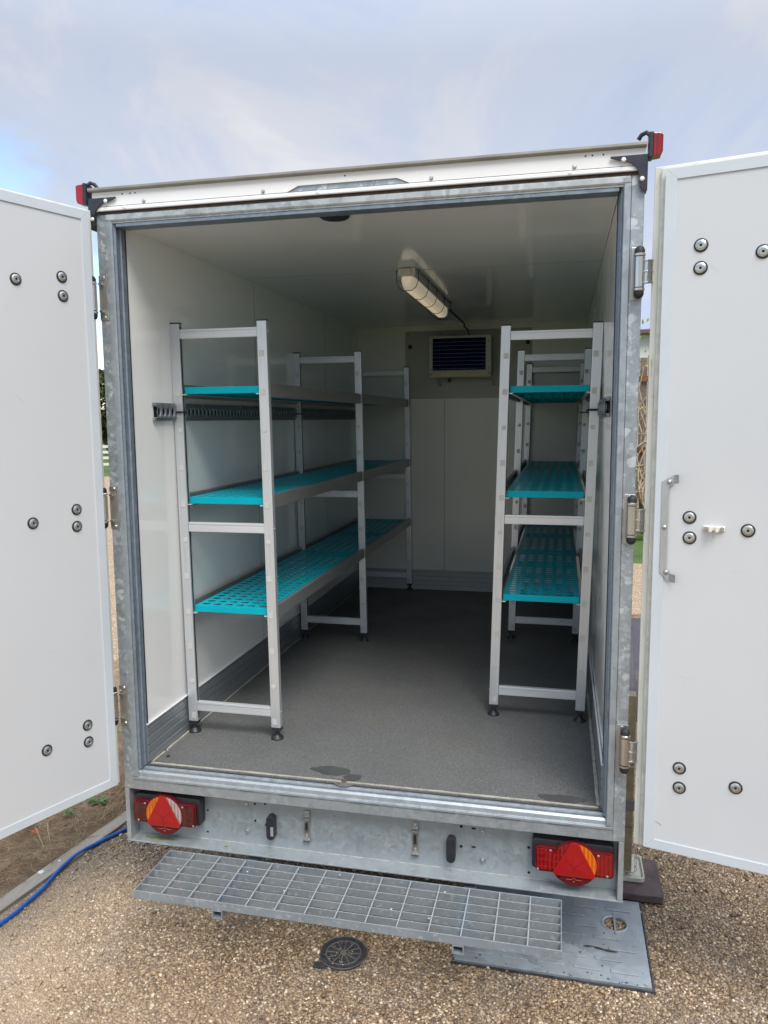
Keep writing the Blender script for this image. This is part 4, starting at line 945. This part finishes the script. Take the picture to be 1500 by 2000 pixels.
# long pale stems by the door
mb = MB()
for x, y, a, l in ((-1.66, .42, -1.0, .20), (-1.62, .47, -1.2, .16), (-1.75, .30, -2.0, .16), (-1.45, .78, .3, .12), (-1.48, .80, .5, .10), (-1.72, .36, -2.6, .12)):
    p = [Vector((x+math.cos(a+.25*t)*l*t, y+math.sin(a+.25*t)*l*t, .02+.05*math.sin(math.pi*t))) for t in (0, .25, .5, .75, 1)]
    mb.tube(p, .0022, 5)
stuff(mb.build('dry_stems', M['straw']))
# weeds
def weed(x, y, n, r, label, seed):
    random.seed(seed); o = empty('weed', label, 'plant', (x, y, .015))
    for i in range(n):
        a = random.uniform(0, 6.28); l = random.uniform(.5, 1)*r; w = l*random.uniform(.22, .36); h = random.uniform(.2, .7)*l
        c, s_ = math.cos(a), math.sin(a); ofs = Vector((random.uniform(-r, r)*.35, random.uniform(-r, r)*.35, 0))
        pts = []
        for t, ww in ((0, .15), (.3, .8), (.6, 1), (.85, .6), (1, .05)):
            zc_ = h*math.sin(t*2.2)*.8
            for sd in (-1, 1):
                pts.append(ofs+Vector((c*l*t-s_*w*ww*.5*sd, s_*l*t+c*w*ww*.5*sd, zc_+.003)))
        MB().add(pts, [(2*k, 2*k+1, 2*k+3, 2*k+2) for k in range(4)]).build('leaf', M['leaf'], o)
weed(-1.53, .72, 16, .060, 'low green weed on the soil just behind the corner of the trailer', 1)
weed(-1.60, .58, 9, .045, 'small flat weed on the bare soil between the larger weeds and the timber edging', 2)
weed(-1.76, .46, 14, .060, 'green weed under the edge of the open door next to a red petal', 3)
weed(-1.75, .62, 10, .05, 'small green weed behind the one with the red petal', 4)
rp = MB().add([(-1.668, .395, .020), (-1.650, .385, .030), (-1.632, .396, .022), (-1.636, .415, .018), (-1.652, .410, .034), (-1.665, .412, .020)], [(0, 1, 4, 5), (1, 2, 3, 4)]).build('petal', M['redbit'])
tag(rp, 'small bright red petal lying on the soil beside a weed', 'petal')

# blue cable
cp = [(-1.52, -.62), (-1.44, -.36), (-1.362, -.188), (-1.344, .02), (-1.352, .10), (-1.362, .20), (-1.352, .33), (-1.268, .535), (-1.12, .85), (-.9, 1.3), (-.6, 1.9)]
def cat(P, n=8):
    o = []
    for i in range(len(P)-1):
        p0, p1, p2, p3 = P[max(i-1, 0)], P[i], P[i+1], P[min(i+2, len(P)-1)]
        for k in range(n):
            t = k/n; o.append(tuple(.5*((2*p1[q])+(-p0[q]+p2[q])*t+(2*p0[q]-5*p1[q]+4*p2[q]-p3[q])*t*t+(-p0[q]+3*p1[q]-3*p2[q]+p3[q])*t**3) for q in range(len(p1))))
    o.append(P[-1]); return o
cb = MB().tube([(x, y, .0085+.002*math.sin(y*9)) for x, y in cat(cp)], .0082, 12).build('power_cable', M['cable'], None, 0, 60)
tag(cb, 'bright blue cable lying on the gravel along the timber edging', 'cable')

# inspection cover
IC = empty('inspection_cover', 'round black inspection cover with radial ribs set in the gravel', 'cover', (-.039, -.054, 0)); c_ = IC.location
z = .0025
MB().lathe([(.074, -.02), (.074, z-.001), (.002, z)], (0, 0, 0), n=40).build('cover_disc', M['iron'], IC)
mb = MB(); n = 48; vs = []
for r, zz_ in ((.0745, -.02), (.0745, z+.002), (.083, z+.003), (.085, -.02)):
    vs += [(r*math.cos(2*math.pi*k/n), r*math.sin(2*math.pi*k/n), zz_) for k in range(n)]
mb.add(vs, [(i*n+k, i*n+(k+1) % n, (i+1)*n+(k+1) % n, (i+1)*n+k) for i in range(3) for k in range(n)]).build('cover_rim', M['iron'], IC)
mb = MB(); vs = []
for r, zz_ in ((.0838, z+.0028), (.0850, z+.0040), (.0862, z+.0012)): vs += [(r*math.cos(2*math.pi*k/n), r*math.sin(2*math.pi*k/n), zz_) for k in range(n)]
mb.add(vs, [(i*n+k, i*n+(k+1) % n, (i+1)*n+(k+1) % n, (i+1)*n+k) for i in range(2) for k in range(n)]).build('rim_edge', M['ironrib'], IC)
for k in range(12):
    a = 2*math.pi*k/12+.1; T = Matrix.Rotation(a, 4, 'Z'); MB().box(.016, .060, -.0018, .0018, z-.001, z+.0022, T=T).build('rib', M['ironrib'], IC, .0006)
mb = MB()
for q in range(24):
    a0, a1 = 2*math.pi*q/24, 2*math.pi*(q+1)/24; mb.add([(r*math.cos(a), r*math.sin(a), zz_) for a in (a0, a1) for r, zz_ in ((.060, z), (.0605, z+.002), (.0635, z+.002), (.064, z))], [(0, 1, 5, 4), (1, 2, 6, 5), (2, 3, 7, 6)])
mb.build('ring_rib', M['ironrib'], IC)
MB().lathe([(.014, z-.001), (.013, z+.0028), (.002, z+.003)], (0, 0, 0), n=12).build('hub', M['ironrib'], IC)
MB().box(-.087, -.040, -.090, -.060, -.02, z-.001).build('cover_corner', M['iron'], IC)
ms = MB(); random.seed(4)
for k in range(26):
    a = random.uniform(1.8, 5.2) if k < 18 else random.uniform(0, 6.28); r = random.uniform(.02, .072); q = random.uniform(.0012, .003)
    ms.lathe([(q*.6, 0), (q, q*.4), (q*.3, q)], (r*math.cos(a), r*math.sin(a), z), n=6)
gs = ms.build('grit', M['sealant'], IC); stuff(gs)

# galvanised ground plate with finger hole
gx0, gx1, gy0, gy1, gz = .354, 1.020, -.004, .470, .006
hx, hy, hr = .919, .314, .040
CP = empty('cover_plate', 'galvanised steel cover plate with raised bars and a round finger hole on the gravel', 'cover', ((gx0+gx1)/2, (gy0+gy1)/2, 0)); c_ = CP.location
K = 48; vs = []
for zz_ in (gz, -.01):
    for k in range(K):
        a = 2*math.pi*k/K; ca, sa = math.cos(a), math.sin(a)
        tx = ((gx1-hx) if ca > 0 else (hx-gx0))/max(abs(ca), 1e-6); ty_ = ((gy1-hy) if sa > 0 else (hy-gy0))/max(abs(sa), 1e-6); t = min(tx, ty_)
        vs.append((hx+ca*t, hy+sa*t, zz_))
    for k in range(K):
        a = 2*math.pi*k/K; vs.append((hx+hr*math.cos(a), hy+hr*math.sin(a), zz_))
cs = [(gx1, gy1), (gx0, gy1), (gx0, gy0), (gx1, gy0)]; cb0 = len(vs)
for c2 in cs: vs.append((*c2, gz))
for c2 in cs: vs.append((*c2, -.01))
fs = []
for k in range(K):
    k2 = (k+1) % K; a0 = 2*math.pi*k/K; a1 = a0+2*math.pi/K; cn = None
    for ci, c2 in enumerate(cs):
        ac = math.atan2(c2[1]-hy, c2[0]-hx) % (2*math.pi)
        if a0 < ac < a1: cn = ci
    fs.append((k, cb0+cn, k2, K+k2, K+k) if cn is not None else (k, k2, K+k2, K+k))
    fs.append((K+k, K+k2, 3*K+k2, 3*K+k))
    if cn is not None: fs += [(k, 2*K+k, cb0+4+cn, cb0+cn), (cb0+cn, cb0+4+cn, 2*K+k2, k2)]
    else: fs.append((k, 2*K+k, 2*K+k2, k2))
loc(MB().add(vs, fs)).build('plate', M['galv_cover'], CP, .001)
loc(MB().box(hx-.004, hx+.004, hy-.060, hy+.060, gz+.0003, gz+.004)).build('lift_bar', M['galv_cover'], CP, .001)
mb = MB()
rr_ = [(hr+.001, gz+.0002), (hr+.004, gz+.003), (hr+.008, gz+.003), (hr+.011, gz+.0002)]; vs = []
for r, zz_ in rr_: vs += [(hx+r*math.cos(2*math.pi*k/32), hy+r*math.sin(2*math.pi*k/32), zz_) for k in range(32)]
loc(mb.add(vs, [(i*32+k, i*32+(k+1) % 32, (i+1)*32+(k+1) % 32, (i+1)*32+k) for i in range(3) for k in range(32)])).build('hole_collar', M['galv_cover'], CP, 0, 50)
for r_i in range(7):
    yy = gy0+.055+r_i*.058; off = .075 if r_i % 2 else 0
    for q in range(5):
        xx = gx0+.035+off+q*.125
        if xx+.10 > gx1-.008: continue
        if (xx+.05-hx)**2+(yy-hy)**2 < .08**2 or (abs(xx+.05-hx) < .08 and abs(yy-hy) < .055): continue
        loc(MB().prism([(xx, yy-.006), (xx+.004, yy-.009), (xx+.090, yy-.009), (xx+.094, yy-.006), (xx+.094, yy+.006), (xx+.090, yy+.009), (xx+.004, yy+.009), (xx, yy+.006)], 2, gz+.0002, gz+.0036)).build('raised_bar', M['galv_cover'], CP, .0015)
fr = MB()
for a in ((gx1+.004, gx1+.010, gy0-.010, gy1), (gx0-.010, gx1+.010, gy0-.016, gy0-.0105)): fr.box(*a, -.02, .0045)
loc(fr).build('edge_frame', M['iron'], CP)
mb = MB(); random.seed(9)
for k in range(46):
    x = random.uniform(gx0+.01, gx1-.02); y = random.uniform(gy0, .06) if k < 26 else random.uniform(.06, gy1-.03); q = random.uniform(.0015, .0042)
    mb.lathe([(q*.7, 0), (q, q*.4), (q*.2, q*.9)], (x, y, gz), n=6)
stuff(loc(mb).build('crumbs', M['debris'], CP))
random.seed(2)
loc(MB().tube([(x, .155+.006*math.sin(x*40), gz+.003) for x in [.80+.012*i for i in range(11)]], [.001, .003, .0035, .002, .0032, .0036, .0022, .0034, .003, .002, .001], 6)).build('dirt_streak', M['debris'], CP)

# slate under the leg
sp = [(.80, .485), (.90, .481), (.965, .484), (1.03, .478), (1.075, .482), (1.114, .484), (1.119, .52), (1.113, .60), (1.118, .68), (1.110, .748), (.80, .760)]
sl_ = MB(); n = len(sp); random.seed(6)
vs = [(x, y, .001) for x, y in sp]+[(x+random.uniform(-.003, .003), y+random.uniform(-.004, .002), .018) for x, y in sp]+[(x, y, .031) for x, y in sp]
sl_.add(vs, [tuple(range(n-1, -1, -1)), tuple(range(2*n, 3*n))]+[(i*n+k, i*n+(k+1) % n, (i+1)*n+(k+1) % n, (i+1)*n+k) for i in range(2) for k in range(n)])
tag(sl_.build('slate_slab', M['slate'], None, .003), 'purplish brown slate slab under the foot of the trailer leg', 'slab')

# ================================================================== BACKGROUND
# left: post and rail fence, hedge row
def polar(az, dist): a = R(az); return Vector((CAM.x+math.sin(a)*dist, CAM.y+math.cos(a)*dist, 0))
f0, f1 = polar(-46, 34), polar(-22, 32); dF = (f1-f0); Lf = dF.length; u = dF.normalized()
FE = empty('rail_fence', 'white post and rail fence across the grass behind the trailer', 'fence', tuple(f0)); aF = math.atan2(u.y, u.x)
Tf = Matrix.Rotation(aF, 4, 'Z')
nb = 8
for k in range(nb+1): MB().box(-.05, .05, -.05, .05, 0, 1.08, T=Tf @ Matrix.Translation((Lf*k/nb, .065, 0))).build('fence_post', M['wfence'], FE)
for k in range(nb):
    for z in (.25, .50, .72, .94): MB().box(Lf*k/nb+.01, Lf*(k+1)/nb-.01, -.02, .014, z-.05, z+.05, T=Tf).build('fence_rail', M['wfence'], FE)
def leafy(name, p, w, dpt, h, cnt, size, trunk, seed, label, cat_, group=None, mat=None, base=.0):
    random.seed(seed); o = empty(name, label, cat_, tuple(p), group)
    for q in range(trunk): MB().cyl((random.uniform(-w, w)*.25, 0, 0), (random.uniform(-w, w)*.2, 0, h*.55), .12, 8, .05).build('trunk', M['bark'], o)
    mb = MB()
    cl = [(random.uniform(-1, 1)*w*.38, random.uniform(-1, 1)*dpt*.3, base+h*random.uniform(.18, .82), random.uniform(.22, .42)*min(w, h)*.8) for _ in range(14)]
    for _ in range(cnt):
        cx, cy, cz_, cr = random.choice(cl); a, b = random.uniform(0, 6.28), math.acos(random.uniform(-1, 1)); rr0 = cr*random.uniform(.55, 1.05)
        x, y, z_ = cx+rr0*math.sin(b)*math.cos(a), cy+rr0*math.sin(b)*math.sin(a)*dpt/w, max(.05, min(h*1.05, cz_+rr0*math.cos(b)*.8))
        s_ = size*random.uniform(.5, 1.2); q = Matrix.Rotation(random.uniform(0, 6.28), 3, Vector((random.uniform(-1, 1), random.uniform(-1, 1), random.uniform(-1, 1))).normalized())
        pts = [Vector((x, y, z_))+q @ Vector(v) for v in ((-s_, 0, 0), (0, -s_*.5, s_*.1), (s_, 0, 0), (0, s_*.5, s_*.1))]
        mb.add(pts, [(0, 1, 2, 3)])
    mb.build('crown', mat or M['hedge'], o)
    return o
lab = ['olive green tree beyond the white fence, tallest and roundest', 'darker bushy tree beyond the white fence nearer its left end', 'olive tree beyond the white fence nearer the trailer', 'brownish green tree beyond the fence hidden by the open door', 'low spreading tree beyond the white fence behind the trailer', 'yellowish green tree at the far left end of the white fence']
for k, az in enumerate((-40, -36.3, -32.8, -29.5, -26, -43.5)):
    leafy('hedge_tree', polar(az, 47+k % 3), 4.4, 2.6, 5.6+.3*(k % 2), 5200, .19, 1, 40+k, lab[k], 'tree', 'trees behind the white fence')
# right: boarded fence with climbers, neighbouring house
BF = empty('board_fence', 'weathered vertical board fence overgrown with bare climbers beyond the lawn', 'fence', (-.6, 11.4, 0))
brd = None; random.seed(31)
for k in range(44):
    x = k*.128; h = 2.62+random.uniform(-.03, .03)
    if brd is None: brd = MB().box(0, .120, 0, .022, .03, 2.92).build('board', M['board'], BF, .003); o = brd
    else: o = share('board', brd, BF, (x, random.uniform(-.006, .006), random.uniform(-.02, .02)))
for z in (.45, 1.35, 2.55): MB().box(-.02, 5.65, -.060, -.014, z-.045, z+.045).build('fence_rail', M['boardrail'], BF, .003)
CL = empty('climbing_plant', 'leggy pale stemmed climber with small yellow green leaves over the board fence', 'plant', (1.6, 11.25, 0)); random.seed(17)
for k in range(60):
    x = random.uniform(-1.9, 2.6); z = .1; pts = [(x, 0, z)]; a = random.uniform(-.4, .4)
    for q in range(14):
        a += random.uniform(-.55, .55); a *= .85; x += math.sin(a)*.2; z += abs(math.cos(a))*.2; pts.append((x, random.uniform(-.06, .03), min(z, 3.3)))
    MB().tube(pts, [.018*(1-.7*i/15) for i in range(len(pts))], 5).build('stem', M['vine'], CL)
for k in range(900):
    x, z = random.uniform(-2, 2.8), 2.5+random.gauss(.3, .4); s_ = random.uniform(.03, .06)
    if k % 300 == 0: mb = MB()
    q = Matrix.Rotation(random.uniform(0, 6.28), 3, Vector((random.uniform(-1, 1), random.uniform(-1, 1), 1)).normalized()); c0 = Vector((x, random.uniform(-.12, .02), max(.5, min(3.5, z))))
    mb.add([c0+q @ Vector(v) for v in ((-s_, 0, 0), (0, -s_*.4, 0), (s_, 0, 0), (0, s_*.4, 0))], [(0, 1, 2, 3)])
    if k % 300 == 299: mb.build('foliage', M['vineleaf'], CL)
HS = empty('house', 'white rendered house with a brown tiled roof behind the board fence', 'house', (3.6, 27, 0))
MB().box(-6, 6, 0, 8, 0, 4.93).build('wall', M['hwall'], HS)
MB().prism([(-.4, 4.86), (-.4, 4.99), (4, 5.4), (8.4, 4.99), (8.4, 4.86)], 0, -6.4, 6.4).build('roof', M['hroof'], HS)
for x in (-4, -1, 2, 4.6):
    w = MB().box(x-.5, x+.5, -.03, -.002, 2.9, 4.0).build('window', M['glass'], HS)
    for a in ((x-.56, x+.56, 4.0, 4.06), (x-.56, x+.56, 2.84, 2.9), (x-.56, x-.5, 2.9, 4.0), (x+.5, x+.56, 2.9, 4.0)): MB().box(a[0], a[1], -.05, -.001, a[2]+.001, a[3]-.001).build('window_frame', M['wfence'], w)
# a low bush on the lawn in the gap
leafy('low_bush', (1.75, 10.2, 0), 1.3, .5, .55, 1500, .05, 0, 77, 'low green bush on the lawn at the foot of the board fence', 'shrub', None, M['leaf'])
